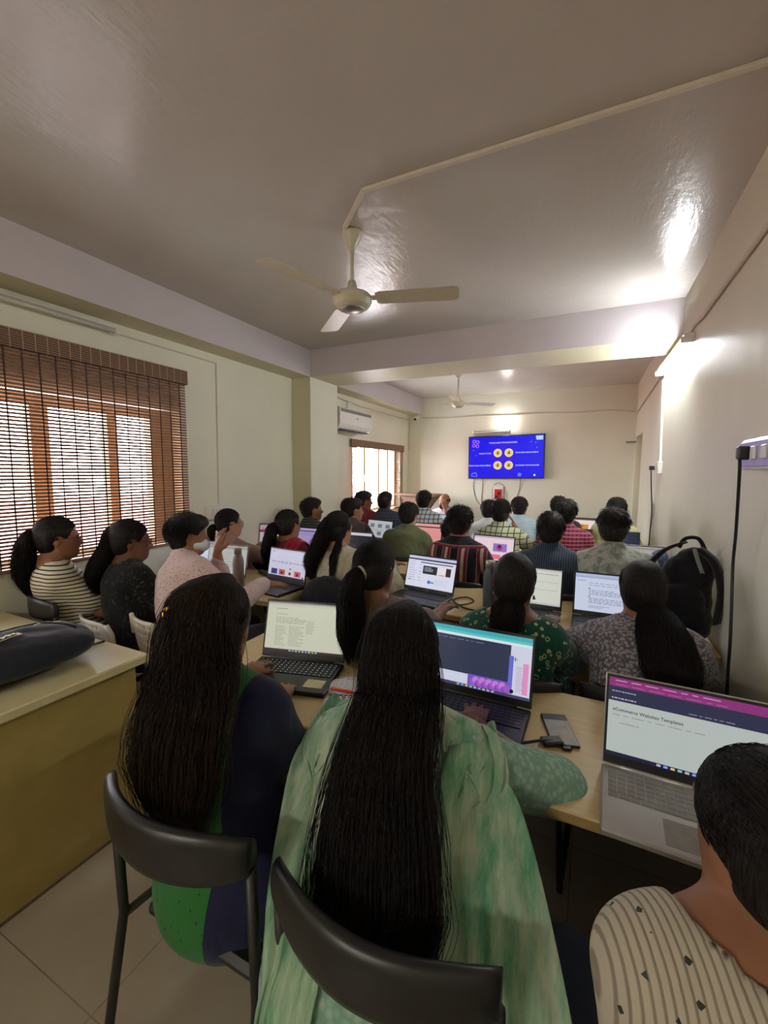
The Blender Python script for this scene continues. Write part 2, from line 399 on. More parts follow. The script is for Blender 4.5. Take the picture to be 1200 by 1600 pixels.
def loft_frames(pts, aw, bw, side, m):
    pts = np.array(pts, float); T = np.linspace(0, len(pts)-1, m); i = np.clip(T.astype(int), 0, len(pts)-2); u = (T-i)[:, None]
    p0 = pts[np.maximum(i-1, 0)]; p1 = pts[i]; p2 = pts[i+1]; p3 = pts[np.minimum(i+2, len(pts)-1)]
    c = .5*((2*p1)+(-p0+p2)*u+(2*p0-5*p1+4*p2-p3)*u**2+(-p0+3*p1-3*p2+p3)*u**3)
    a = np.interp(T, range(len(aw)), aw); b = np.interp(T, range(len(bw)), bw)
    t = np.gradient(c, axis=0); t /= np.maximum(np.linalg.norm(t, axis=1, keepdims=True), 1e-9)
    S = side-t*(t@side)[:, None]; S /= np.linalg.norm(S, axis=1, keepdims=True); N = np.cross(t, S)
    return c, a, b, S, N
def loft_hair(pts, aw, bw, side=(1, 0, 0), ns=300, r=.0008, wave=.006, m=22, seed=3, spread=1.0):
    c, a, b, S, N = loft_frames(pts, aw, bw, np.array(side, float), m); g = np.random.default_rng(seed); nn = 28
    th = np.linspace(0, 2*PI, nn, endpoint=False); rip = 1+.07*np.sin(th*7+seed)[None, :]+.05*np.sin(th*4+np.linspace(0, 5, m)[:, None])
    ring = c[:, None]+rip[..., None]*.93*(a[:, None, None]*np.cos(th)[None, :, None]*S[:, None]+b[:, None, None]*np.sin(th)[None, :, None]*N[:, None])
    v = ring.reshape(-1, 3); f = [(i*nn+k, i*nn+(k+1) % nn, (i+1)*nn+(k+1) % nn, (i+1)*nn+k) for i in range(m-1) for k in range(nn)]
    f += [tuple(range(nn))[::-1], tuple((m-1)*nn+k for k in range(nn))]
    if ns:
        t0 = g.uniform(0, 2*PI, (ns, 1)); ro = g.uniform(.82, 1.1, (ns, 1)); ph = g.uniform(0, 6, (ns, 1)); tt = np.linspace(0, 1, m)[None]
        thn = t0+.25*np.sin(tt*5+ph); rr = ro+.06*np.sin(tt*9+ph*2)
        fly = (g.random((ns, 1)) < .12)*g.uniform(.0, .35, (ns, 1))*tt; rr = rr+fly*spread
        P = c[None]+rr[..., None]*(a[None, :, None]*np.cos(thn)[..., None]*S[None]+b[None, :, None]*np.sin(thn)[..., None]*N[None])
        P += (wave*np.sin(tt*14+ph)*tt)[..., None]*S[None]
        ext = (g.uniform(-.05, .06, (ns, 1))*tt**4)[..., None]*(c[-1]-c[-3])[None, None]/max(np.linalg.norm(c[-1]-c[-3]), 1e-6)
        P = P+ext
        sv, sf = strands(P, r); f += [tuple(x+len(v) for x in q) for q in sf]; v = np.concatenate([v, sv])
    return v, f

def person(label, hips, top, yaw=0, head=(0, 0), sw=.165, W=1.0, sex='f', skin='skin', shirt=None, sleeve='short', loose=.012, pants=None,
           hr=None, hl=None, hair=('short',), res=.014, neck=.0, skirt=False, hairm='hair', elbow=(0, 0), trim=None, seat=.46, feet=True, raise_r=None, group=None, cloth_name='shirt', hs=1.0, nk=None, fold=.004, poler=None, polel=None, nkl=0, hdr=None, hdl=None):
    """seated figure: hips (x,y) and head top (x,y,z) in the room; yaw of body, head=(turn,nod) in degrees; hr/hl hand targets in the room"""
    y = math.radians(yaw); RI = rz(-y)
    root = thing('person', label, 'person', (hips[0], hips[1], 0), y, group)
    L = lambda q: RI@(np.array(q, float)-V(hips[0], hips[1], 0))
    tp = L(top); HY, HP = math.radians(head[0]), math.radians(head[1]); RH = rz(HY)@rx(HP)
    hc = tp-RH@V(0, -.01, .105)*hs; nb = hc-V(0, .035, .155)*hs+V(0, 0, nkl)          # head centre, neck base
    P0 = V(0, 0, seat+.1); up = unit(nb-P0); ri = unit(np.cross(V(0, 1, 0), V(0, 0, 1)));
    if trim is not None: ri = rz(math.radians(trim))@ri
    ri = unit(ri-up*(ri@up)); fw = np.cross(up, ri); RT = np.stack([ri, fw, up], 1)
    bow = V(0, -.03, 0); sp = lambda t: P0*(1-t)+nb*t+bow*4*t*(1-t)
    f = sex == 'f'; sh = nb-up*.035
    SR, SL = sh+ri*(sw-.03)-up*.03, sh-ri*(sw-.03)-up*.03
    def torso(e, lo=0):
        q = [ell(P0, (.165*W+e+lo, .125*W+e+lo, .125+e), RT, .06), ell(sp(.35), ((.125 if f else .135)*W+e+lo, .1*W+e+lo, .15), RT, .08),
             ell(sp(.66), ((.138 if f else .152)*W*(sw/.165 if f else sw/.18)+e, .108*W+e, .17), RT, .07), ell(sp(.86), (sw*.80+e, .082*W+e, .085), RT, .06),
             cap(SR-up*.005, SL-up*.005, .052+e, k=.05), cap(nb+up*.035, SR*.75+nb*.25+up*.012, .044+e, .04+e, .05), cap(nb+up*.035, SL*.75+nb*.25+up*.012, .044+e, .04+e, .05)]
        if f: q += [ell(sp(.68)+ri*s*.065+fw*.085, (.055+e, .05+e, .058+e), RT, .04) for s in (-1, 1)]
        return q
    # arms
    l1, l2 = .285*(sw/.175)**.3, .25
    arms = []
    for s, S, T, eo, pl in ((1, SR, hr, elbow[0], poler), (-1, SL, hl, elbow[1], polel)):
        if T is None: T = V(s*.11, .40, .80) if (seat > .3) else V(s*.12, .35, .6)
        else: T = L(T)
        Wd = unit(T-S); hd = .085
        hv_ = hdr if s == 1 else hdl; wr = T-(unit(V(Wd[0], Wd[1], Wd[2]*.3)) if hv_ is None else unit(V(*hv_)))*hd; d = np.linalg.norm(wr-S)
        if d > (l1+l2)*.985: wr = S+(wr-S)/d*(l1+l2)*.985; d = (l1+l2)*.985
        if d < .15: wr = S+(wr-S)/d*.15; d = .15
        x = (l1*l1-l2*l2+d*d)/(2*d); hgt = math.sqrt(max(l1*l1-x*x, 0)); ax = (wr-S)/d
        pole = V(s*(.55+eo), -.25, -.8) if pl is None else np.array(pl, float); pole = unit(pole-ax*(pole@ax)); E_ = S+ax*x+pole*hgt
        arms.append((s, S, E_, wr, T))
    HK = [(s, P0+V(s*.09, .03, -.03), V(s*.12, .43, seat+.06), V(s*.13, .40, .09)) for s in (1, -1)]
    def legs(e):
        q = []
        for s, a, b, c in HK: q += [cap(a, b, .082*W+e, .062+e, .05), cap(b, c, .056+e, .038+e, .03)]
        return q
    # ---- body
    bp = torso(0)+[cap(nb-up*.02, hc-RH@V(0, .02, .05), .053 if f else .06, .05, .03)]
    def hx(v): return hc+RH@(np.array(v)*hs)
    RHs = RH
    def he(c, r, k=.012): return ell(hx(c), np.array(r)*hs, RHs, k)
    bp += [he((0, -.014, .022), (.073, .092, .086), .02), he((0, .026, -.038), (.057, .064, .082), .03), cap(hx((0, .058, -.094)), hx((0, .062, -.09)), .021*hs, k=.03),
           cap(hx((.048, .0, -.062)), hx((.012, .055, -.094)), .02*hs, .016*hs, .02), cap(hx((-.048, .0, -.062)), hx((-.012, .055, -.094)), .02*hs, .016*hs, .02),
           cap(hx((0, .084, .0)), hx((0, .103, -.038)), .008*hs, .0125*hs, .012), he((.012, .092, -.042), (.009, .01, .008), .008), he((-.012, .092, -.042), (.009, .01, .008), .008),
           cap(hx((-.034, .076, .02)), hx((.034, .076, .02)), .011*hs, k=.015), cap(hx((-.02, .079, -.066)), hx((.02, .079, -.066)), .0085*hs, k=.006), cap(hx((-.017, .078, -.078)), hx((.017, .078, -.078)), .009*hs, k=.006),
           he((.073, -.004, -.018), (.009, .019, .031), .006), he((-.073, -.004, -.018), (.009, .019, .031), .006)]
    for s, S, E_, wr, T in arms: bp += [cap(S, E_, .046*W, .038, .03), cap(E_, wr, .038, .026, .02)]
    bp += legs(0)
    for s, a, b, c in HK: bp += [cap(c+V(0, 0, -.03), c+V(s*.02, .14, -.055), .038, .03, .03)]
    vt, fc = sdf_mesh(bp, res)
    # ---- hands: palm, four fingers, thumb, fused onto the wrists
    for s, S, E_, wr, T in arms:
        hv_ = hdr if s == 1 else hdl; d = unit(T-wr) if hv_ is None else unit(V(*hv_)); n = V(0, 0, 1)-d*d[2]
        if np.linalg.norm(n) < .3: n = V(0, -1, 0)+d*d[1]
        if raise_r and s == 1 and raise_r != 'none': n = RI@np.array(raise_r, float); n = n-d*(n@d)
        n = unit(n); sd = np.cross(n, d)*s          # towards the thumb
        hp = [cap(wr-d*.02, wr+d*.03, .026, .024, .02)]
        pc = wr+d*.052; RP = np.stack([sd, d, n], 1); hp.append(ell(pc, (.038, .046, .017), RP, .015))
        curl = .35
        for o, ln, cu in ((.029, .066, .9), (.010, .076, .8), (-.010, .071, .95), (-.028, .054, 1.1)):
            p = wr+d*(.085-.25*abs(o-.01))+sd*o; dd = unit(d+sd*o*4)
            for j, fr in enumerate((.45, .32, .23)):
                ang = curl*cu*(j+.4)*.8; q = p+(dd*math.cos(ang)-n*math.sin(ang))*ln*fr; hp.append(cap(p, q, .0088-.001*j, .0082-.001*j, .005)); p = q
        p = wr+d*.03+sd*.026; q = p+unit(d*.7+sd*.75-n*.25)*.038; hp += [cap(p, q, .013, .0105, .012)]; r_ = q+unit(d*.9+sd*.35-n*.3)*.03; hp.append(cap(q, r_, .0102, .0085, .006))
        hv, hf = sdf_mesh(hp, min(res*.5, .006) if res > .009 else .0042)
        fc += [tuple(i+len(vt) for i in q) for q in hf]; vt = np.concatenate([vt, hv])
    link('body', mkmesh('body', vt, fc, M[skin]), root)
    # ---- eyes
    for s in (1, -1):
        e = B(); e.lathe([(.0001, -.0118), (.006, -.0102), (.0102, -.006), (.0118, 0), (.0102, .006), (.006, .0102), (.0001, .0118)], 12)
        o = e.go('eye', M['eyew'], root, smooth=True); c = hx((s*.031, .0635, -.002)); o.matrix_local = Matrix.Translation(c) @ Matrix(RH.tolist()).to_4x4() @ Matrix.Rotation(-PI/2, 4, 'X')
        if res < .0125:
            e = B(); e.lathe([(.0001, .0118), (.005, .0109), (.0052, .0116), (.0001, .0126)], 12); e.go('iris', M['iris'], o)
    # ---- shirt
    lo = loose; tp_ = torso(.011, lo*.6); e = .011+lo*.5
    for s, S, E_, wr, T in arms:
        fr = {'none': 0, 'cap': .5, 'short': .72, 'elbow': 1.0, 'long': 1.0, '3q': 1.0}[sleeve]
        if fr: tp_ += [cap(S, S+(E_-S)*fr, .05*W+e, .044+e*1.1, .03)]
        if sleeve in ('long', '3q'):
            fr2 = .97 if sleeve == 'long' else .55; tp_ += [cap(E_, E_+(wr-E_)*fr2, .044+e*.9, .033+e*.6, .02)]
    if not f or nk == 'collar':
        for k in range(10):
            a = k/10*2*PI; a2 = (k+1)/10*2*PI; rr = .060
            g = lambda a: nb+up*(.052-.018*math.sin(a))+ri*rr*math.cos(a)+fw*(rr*math.sin(a)+.012)
            tp_.append(cap(g(a), g(a2), .013, k=.01))
    if skirt:
        for s, a, b, c in HK: tp_ += [cap(a, b-V(0, .05, 0), .12, .095, .08), cap(b-V(0, .03, .02), c+V(0, -.02, .15), .085, .075, .08)]
        tp_ += [ell(P0-V(0, .03, .04), (.2*W, .165, .13), RT, .08), ell(P0-V(0, .05, .10), (.195*W, .16, .12), None, .06)]
    nn_ = unit(up*1.0+fw*(.38 if f else .5)); npt = nb+up*(.05 if not f else .035-neck*.3)
    hem = P0[2]-.1 if not skirt else 0
    bn = nb+up*.045
    def post(F, P):
        if nk == 'collar' or not f: F = np.maximum(F, ((P-(nb+up*.075))@nn_))
        else:
            F = np.maximum(F, -(np.linalg.norm((P-(nb+up*.05))/np.array([1, 1, 1.0+0*neck]), axis=-1)-(.078+neck)))
            F = np.maximum(F, ((P-(nb+up*.075))@nn_))
        if neck > .05:  # deep rounded neckline at the back
            q = nb-fw*.09-up*(neck*.9); F = np.maximum(F, -(np.linalg.norm((P-q)@RT/np.array([.068, .09, neck+.055]), axis=-1)-1)*.05)
        F = np.maximum(F, hem-P[..., 2])
        return F
    vt, fc = sdf_mesh(tp_, res, post); nr = vnorm(vt, fc)
    sd_ = int(abs(hips[0]*131+hips[1]*77)*10)
    vt = vt+nr*(fold*wob(vt, sd_, 26, (1, 1, .6))+fold*.7*np.abs(wob(vt, sd_+5, 40, (.7, .7, 1.2)))**1)[:, None]
    so = link(cloth_name, mkmesh(cloth_name, vt, fc, M[shirt] if isinstance(shirt, str) else shirt), root)
    # ---- trousers
    tq = [ell(P0, (.165*W+.008, .125*W+.008, .12), RT, .06)]+legs(.012)
    def postp(F, P): return np.maximum(F, (P[..., 2]-(P0[2]+.09)))
    if not skirt or True:
        vt, fc = sdf_mesh(tq, max(res, .012), postp if not skirt else (lambda F, P: np.maximum(F, P[..., 2]-.5)))
        link('trousers', mkmesh('trousers', vt, fc, M[pants or 'trs']), root)
    # ---- shoes
    for s, a, b, c in HK:
        vt, fc = sdf_mesh([cap(c+V(0, -.03, -.045), c+V(s*.02, .15, -.055), .044, .036, .03), cap(c+V(0, -.02, -.062), c+V(s*.02, .15, -.062), .038, .034, .02)], .014, lambda F, P: np.maximum(F, .003-P[..., 2]))
        link('shoe', mkmesh('shoe', vt, fc, M['black']), root)
    # ---- hair
    st = hair[0]; o = hair[1] if len(hair) > 1 else {}; vol = o.get('vol', 1.0)
    if st == 'bald':
        hq = [he((0, -.018, .012), (.077, .095, .075), .02)]
        def ph(F, P):
            Q = (P-hc)@RH/hs; F = np.maximum(F, Q[..., 2]-.035); F = np.maximum(F, Q[..., 1]-.03); return np.maximum(F, (-.075-Q[..., 2]))
    else:
        if sex == 'm' or st == 'short':
            hq = [he((0, -.022, .03), (.084, .1, .088), .02), he((0, .005, .068), (.072*vol, .092*vol, .05*vol), .03), he((0, -.05, -.02), (.074, .062, .075), .03)]
        else:
            hq = [he((0, -.02, .024), (.083, .101, .096), .02), he((0, -.045, -.02), (.077, .068, .08), .03)]
        low = o.get('low', -.085)
        def ph(F, P):
            Q = (P-hc)@RH/hs
            fa = np.linalg.norm((Q-V(0, .088, -.05))/V(.074, .076, .100), axis=-1)-1
            fa2 = np.linalg.norm((np.abs(Q)*V(1, 0, 0)+Q*V(0, 1, 1)-V(.085, .012, -.03))/V(.034, .034, .05), axis=-1)-1
            F = np.maximum(F, -fa*.06); F = np.maximum(F, -fa2*.03) if (st != 'long') else F
            lw = (-.03 if sex == 'm' or st == 'short' else -.052)+(Q[..., 1]-.04)*.62
            return np.maximum(F, np.maximum(lw, low)-Q[..., 2])
    vt, fc = sdf_mesh(hq, min(res, .009), ph, .01)
    if len(vt):
        nr = vnorm(vt, fc); amp = o.get('amp', .005 if (sex == 'm' or st == 'short') else .0012)
        vt = vt+nr*(amp*wob(vt, sd_+9, 130)*1.2+amp*.8*wob(vt, sd_+19, 60))[:, None]
    nstr = o.get('n', 0); g = np.random.default_rng(sd_)
    def toell(D, k=1.0): # direction in head frame -> on hair surface
        D = D/np.linalg.norm(D, axis=-1, keepdims=True); return hc+((V(0, -.02, .024)+D*V(.085, .103, .098)*k)*hs)@RH.T
    def add(v, f2):
        nonlocal vt, fc
        fc = fc+[tuple(i+len(vt) for i in q) for q in f2]; vt = np.concatenate([vt, v]) if len(vt) else v
    if nstr and st in ('pony', 'long', 'bun'):
        tie = V(*o.get('tie', (0, -.85, -.35))); tie = tie/np.linalg.norm(tie)
        a = g.uniform(0, 2*PI, nstr); D0 = np.stack([np.sin(a), np.cos(a)*.8+.25, np.full(nstr, .0)], 1)
        D0[:, 2] = np.where(D0[:, 1] > .3, .35+.4*g.random(nstr), -.15-.3*g.random(nstr))
        if st == 'long':
            D0 = np.stack([g.normal(0, .12, nstr), g.uniform(-.2, .75, nstr), np.ones(nstr)], 1); sg = np.sign(D0[:, 0]+1e-6)
            D1 = np.stack([sg*g.uniform(.1, 1.0, nstr), -.55*np.ones(nstr)-.4*g.random(nstr), -.75*np.ones(nstr)], 1)
        else: D1 = np.repeat(tie[None], nstr, 0)+g.normal(0, .05, (nstr, 3))
        tt = np.linspace(0, 1, 10)[None, :, None]; D0 /= np.linalg.norm(D0, axis=1, keepdims=True); D1 /= np.linalg.norm(D1, axis=1, keepdims=True)
        om = np.arccos(np.clip((D0*D1).sum(1), -.98, .98))[:, None, None]
        DD = (np.sin((1-tt)*om)*D0[:, None]+np.sin(tt*om)*D1[:, None])/np.sin(om)
        add(*strands(toell(DD, g.uniform(.985, 1.02, (nstr, 1, 1))), o.get('r', .0007)))
    if nstr and st == 'short':
        D0 = g.normal(0, 1, (nstr, 3)); D0[:, 2] = np.abs(D0[:, 2])*1.0-.25; D0[:, 1] -= .25; D0 /= np.linalg.norm(D0, axis=1, keepdims=True)
        keep = ~((D0[:, 1] > .35) & (D0[:, 2] < .35)) & ~((D0[:, 2] < 0) & (D0[:, 1] > -.1)); D0 = D0[keep]; nn = len(D0)
        wh = V(.1, -.35, .93); dr = D0-wh; dr += g.normal(0, .25, dr.shape); dr -= D0*(dr*D0).sum(1)[:, None]; dr /= np.maximum(np.linalg.norm(dr, axis=1), .2)[:, None]
        tt = np.linspace(0, 1, 6)[None, :, None]; ln = o.get('len', .035)
        sc_ = V(.084, .1, .096); base = V(0, -.02, .028)+D0*sc_
        P = base[:, None]+dr[:, None]*tt*ln*g.uniform(.6, 1.2, (nn, 1, 1))+D0[:, None]*(np.sin(tt*2.2)*.008*g.uniform(.2, 1.6, (nn, 1, 1)))
        add(*strands(hc+(P*hs)@RH.T, o.get('r', .0009)))
    for tl in o.get('tails', []):
        pts = [L(q) if tl.get('world') else hx(q) for q in tl['pts']]
        bb_ = np.interp(np.linspace(0, 1, len(pts)), np.linspace(0, 1, len(tl['b'])), tl['b'])
        for i_, q in enumerate(pts):
            q = np.array(q, float)
            if q[2] < nb[2]+.06:
                for _ in range(8):
                    F0 = sdf_at(tp_, q[None])[0]
                    if F0 < bb_[i_]*.75+.004: q = q-fw*max(.004, (bb_[i_]*.75+.004-F0)*.8)
            pts[i_] = q
        add(*loft_hair(pts, tl['a'], tl['b'], RH@V(1, 0, 0), tl.get('n', 0), tl.get('r', .0008), tl.get('wave', .006), tl.get('m', 20), sd_+3, tl.get('spread', 1)))
    ho = link('hair', mkmesh('hair', vt, fc, M[hairm]), root)
    info = dict(root=root, hc=hc, RH=RH, hx=hx, L=L, torso=torso, nb=nb, up=up, ri=ri, fw=fw, SR=SR, SL=SL, shirt=tp_, arms=arms, P0=P0, hs=hs)
    return info
def glasses(I):
    b = B(); hx = I['hx']
    for s in (1, -1):
        b.tube([hx((s*.034+.021*math.cos(a), .098, -.002+.016*math.sin(a))) for a in np.linspace(0, 2*PI, 15)], .0014, 6)
        b.tube([hx((s*.055, .097, .004)), hx((s*.078, .06, .002)), hx((s*.082, .0, -.002)), hx((s*.082, -.015, -.012))], .0016, 6)
    b.tube([hx((-.013, .099, .003)), hx((.013, .099, .003))], .0014, 6)
    return b.go('eyeglasses', M['blackm'], I['root'], smooth=True)
def sheet(I, name, path, width, mat, folds=5, amp=.010, off=.008, nu=50, nv=26, push=True):
    """cloth strip: path [(x,y,z, halfwidth, tilt)] in the person's frame, pleated across, kept outside the clothing"""
    pts = np.array([q[:3] for q in path], float); hw = [q[3] for q in path]; tw = [q[4] if len(q) > 4 else 0 for q in path]
    c, a, b, S, N = loft_frames(pts, hw, tw, V(1, 0, 0), nu)
    v = np.linspace(-1, 1, nv)[None, :, None]; u = np.linspace(0, 1, nu)[:, None, None]
    ca, sa = np.cos(b)[:, None, None], np.sin(b)[:, None, None]
    D = S[:, None]*ca+N[:, None]*sa; Nn = N[:, None]*ca-S[:, None]*sa
    P = c[:, None]+D*a[:, None, None]*v+Nn*amp*np.sin(v*PI*folds+1.5*np.sin(u*5)+.6)*(1+.4*np.sin(u*9))
    P = P+D*.006*np.sin(u*17+v*4)
    if push:
        for _ in range(6):
            Fp = sdf_at(I['shirt'], P); G = np.stack([sdf_at(I['shirt'], P+np.eye(3)[i]*.004)-Fp for i in range(3)], -1); G /= np.maximum(np.linalg.norm(G, axis=-1, keepdims=True), 1e-9)
            tgt = off+.004*(1+np.sin(v[..., 0]*PI*folds)); m = np.maximum(tgt-Fp, 0); P = P+G*m[..., None]
    b_ = B(); b_.grid(P); o = b_.go(name, mat, I['root'], smooth=True); return solid(o, .0022)

# ------------------------------------------------------------------ room shell
XL, XB, XR, YW, Y1, Y2, H, ZB, YN = -2.944, -2.707, .5546, 7.12, 3.805, 4.342, 2.79, 2.52, -2.6
def sbox(name, m, *a, parent=None, bev=0):
    o = B().box(*a, bev).go(name, M[m], parent); struct(o) if parent is None else None; return o
sbox('floor', 'floor', XL-.5, YN-.1, -.1, XR+.4, YW+.1, 0)
sbox('ceiling', 'ceiling', XL-.3, YN-.1, H, XR+.3, YW+.1, H+.1)
b = B()   # right wall with the doorway at its far end
DY0, DY1, DZ = 6.17, 7.02, 2.03
b.box(XR, YN, 0, XR+.23, DY0, H); b.box(XR, DY1, 0, XR+.23, YW, H); b.box(XR, DY0, DZ, XR+.23, DY1, H)
struct(b.go('wall_right', M['wall']))
struct(B().box(XR+.16, DY0, 0, XR+.2, DY1, DZ).go('door_1', M['under']))
sbox('wall_back', 'wall', XL-.23, YW, 0, XR+.23, YW+.1, H)
sbox('wall_front', 'wall', XL-.23, YN-.1, 0, XR+.23, YN, H)
b = B(); W1 = (.36, 2.38, .95, 1.99); W2 = (5.1, 6.74, .9, 1.95)
ys = [YN, W1[0], W1[1], W2[0], W2[1], YW]
for i in (0, 2, 4): b.box(XL-.23, ys[i], 0, XL, ys[i+1], H)
for q in (W1, W2): b.box(XL-.23, q[0], 0, XL, q[1], q[2]); b.box(XL-.23, q[0], q[3], XL, q[1], H)
struct(b.go('wall_left', M['pillar']))
# drop beam along the left wall, beam across the room, pillar
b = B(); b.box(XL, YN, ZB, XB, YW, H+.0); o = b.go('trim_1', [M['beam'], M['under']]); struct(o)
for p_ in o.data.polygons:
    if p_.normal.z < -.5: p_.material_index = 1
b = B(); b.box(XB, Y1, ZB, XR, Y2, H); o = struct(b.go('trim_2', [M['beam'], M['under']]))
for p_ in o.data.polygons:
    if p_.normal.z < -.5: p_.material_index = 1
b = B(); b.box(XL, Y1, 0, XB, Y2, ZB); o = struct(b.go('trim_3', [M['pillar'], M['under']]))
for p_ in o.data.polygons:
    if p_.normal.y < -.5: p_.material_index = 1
# windows: wooden frame, mullions, glass
def window(name, q, mull, sillz):
    b = B(); y0, y1, z0, z1 = q; x0, x1 = XL-.16, XL-.09
    b.box(x0, y0, z0, x1, y0+.06, z1); b.box(x0, y1-.06, z0, x1, y1, z1); b.box(x0, y0+.06, z1-.06, x1, y1-.06, z1); b.box(x0, y0+.06, z0, x1, y1-.06, z0+.06)
    for m_, w_ in mull: b.box(x0, m_-w_/2, z0+.06, x1, m_+w_/2, z1-.06, )
    o = struct(b.go(name, M['frame_wood']))
    g_ = B(); g_.box(XL-.13, y0+.06, z0+.06, XL-.125, y1-.06, z1-.06); g_.go('pane', M['glass'], o)
    s = B(); s.box(XL-.088, y0-.0, z0-.0, XL+.02, y1+.0, z0+.025, .004); s.go('sill', M['pillar'], o)
    h = B(); h.box(x1, mull[0][0]-.012, (z0+z1)/2-.05, x1+.02, mull[0][0]+.012, (z0+z1)/2+.05, .004); h.go('latch', M['steel'], o)
    return o
window('window_1', W1, [(1.0, .08), (1.46, .10), (1.90, .07), (2.25, .12)], .95)
window('window_2', W2, [(5.62, .05), (6.1, .05), (6.42, .05)], .9)
# outside: sunlit terrace parapet seen between the slats
struct(B().box(-6.2, -4, -.3, -6.0, 12, 1.15).go('trim_4', plain('pink_plaster_parapet', lin(214, 150, 150), .8)))
# ---------------- bamboo blinds
def blind(label, y0, y1, ztop, zbot, ranges, x=XL+.035, pitch=.0205, vp=.085, group=None):
    r = thing('bamboo_blind', label, 'window blind', (x, (y0+y1)/2, ztop), 0)
    yo, zo = (y0+y1)/2, ztop
    for (a, c) in ranges:
        b = B(); z = ztop-.10
        while z > zbot:
            zz = z+random.uniform(-.001, .001); b.box(-.002, a-yo, zz-zo, .002, c-yo, zz+pitch*.66-zo); z -= pitch
        b.go('slats', M['bamboo'], r); b = B(); y = a+.02
        while y < c: b.box(.0022, y-yo-.0035, zbot-zo, .0045, y-yo+.0035, ztop-.1-zo); y += vp
        b.go('cord', M['bamboo_d'], r)
        B().tube([(0, a-yo, zbot-zo), (0, c-yo, zbot-zo)], .012, 8).go('bottom_bar', M['bamboo'], r, smooth=True)
    b = B(); b.box(-.012, y0-yo-.01, -.105, .016, y1-yo+.01, 0, .004); b.go('valance', M['valance'], r)
    return r
blind('wide brown bamboo roller blind over the near left window', .2, 2.42, 2.31, .965, [(.21, 2.41)])
blind('small brown bamboo blind framing the far window below the air conditioner', 5.02, 6.78, 1.965, .92, [(5.02, 5.18), (6.42, 6.77)], pitch=.018, vp=.05)

# ---------------- ceiling fans
def fan(label, loc, rod, ang, br=.56, mot=.105):
    r = thing('ceiling_fan', label, 'ceiling fan', loc, 0, None)
    B().lathe([(.052, 0), (.054, -.012), (.045, -.04), (.018, -.085), (.013, -.1)], 24).go('canopy', M['offw'], r, smooth=True)
    B().tube([(0, 0, -.09), (0, 0, -rod)], .0105, 12).go('downrod', M['offw'], r, smooth=True)
    z = -rod
    B().lathe([(.011, z+.035), (.02, z+.03), (.028, z-.01), (.045, z-.03), (mot*.9, z-.04), (mot, z-.052), (mot, z-.075), (mot*.93, z-.08), (mot*.93, z-.09), (mot*.82, z-.103), (mot*.55, z-.112), (mot*.5, z-.118), (.02, z-.121)], 36).go('motor_housing', M['offw'], r, smooth=True)
    B().lathe([(mot*.62, z-.108), (mot*.6, z-.116), (mot*.3, z-.124), (.001, z-.126)], 24).go('bottom_cap', M['steel'], r, smooth=True)
    for k in range(3):
        a = math.radians(ang+120*k); T = Matrix.Rotation(a, 4, 'Z') @ Matrix.Translation((0, 0, z-.062)) @ Matrix.Rotation(math.radians(-10), 4, 'X')
        n = 14; v = []; w0 = .056
        prof = [(.13, .045), (.15, .055), (.3, .058), (br-.03, .062), (br-.008, .056), (br, .04)]
        pt = [(x, w_) for x, w_ in prof]+[(x, -w_) for x, w_ in prof[::-1]]
        o = B().prism(pt, -.0015, .0015, 'z', T).go('blade', M['offw'], r)
        q = B(); q.box(.07, -.018, -.001, .2, .018, .006, .002, T)
        for sx in (.155, .185):
            for sy in (-.01, .01): q.box(sx-.003, sy-.003, -.005, sx+.003, sy+.003, .008, 0, T)
        q.go('blade_bracket', M['offw'], o)
    return r
FX, FY = -1.189, 2.061
fan('cream three-blade ceiling fan hanging over the desks nearest the camera', (FX, FY, H), .28, 16)
fan('small cream ceiling fan beyond the cross beam, near the back wall', (-1.55, 5.35, H), .33, 40, .5, .085)
# ducts and cables
def pipe(name, label, cat, pts, r, m, sq=None, group=None):
    b = B()
    if sq:
        for p, q in zip(pts[:-1], pts[1:]):
            p, q = Vector(p), Vector(q); d = q-p; L_ = d.length; T = Matrix.Translation(p) @ d.to_track_quat('X', 'Z').to_matrix().to_4x4(); b.box(0, -sq[0]/2, -sq[1]/2, L_, sq[0]/2, sq[1]/2, .002, T)
    else: b.tube(pts, r, 8)
    return tag(b.go(name, M[m], smooth=not sq), label, cat, group)
pipe('cable_duct', 'ivory cable duct crossing the near ceiling from right wall to fan', 'cable duct', [(XR, 1.78, H-.008), (-.969, 1.782, H-.008), (FX-.01, FY-.06, H-.008)], 0, 'duct', (.022, .014))
pipe('cable_duct', 'round conduit running along the top of the right wall', 'cable duct', [(XR-.012, -1.5, 2.445), (XR-.012, 3.1, 2.44), (XR-.012, 3.34, 2.46), (XR-.012, 6.97, 2.375), (XR-.012, 7.1, 2.40)], .010, 'duct')
pipe('cable_duct', 'white vertical duct from the lit tube light down to the switch box', 'cable duct', [(XR-.006, 4.60, 2.36), (XR-.006, 4.45, 1.63)], 0, 'white', (.018, .012))
pipe('cable_duct', 'thin conduit with sagging wires across the back wall above the television', 'cable duct', [(-2.7, YW-.012, 2.46), (-2.2, YW-.012, 2.44), (-1.7, YW-.012, 2.45), (-1.2, YW-.012, 2.43), (-.6, YW-.012, 2.445), (-.24, YW-.012, 2.43), (.2, YW-.012, 2.44), (XR-.02, YW-.012, 2.40)], .008, 'duct')
pipe('cable_duct', 'thin white conduit on the left wall from the tube light down to the switch box', 'cable duct', [(XL+.006, 1.88, 2.455), (XL+.006, 2.76, 2.45), (XL+.006, 2.74, 1.24)], 0, 'duct', (.012, .01))
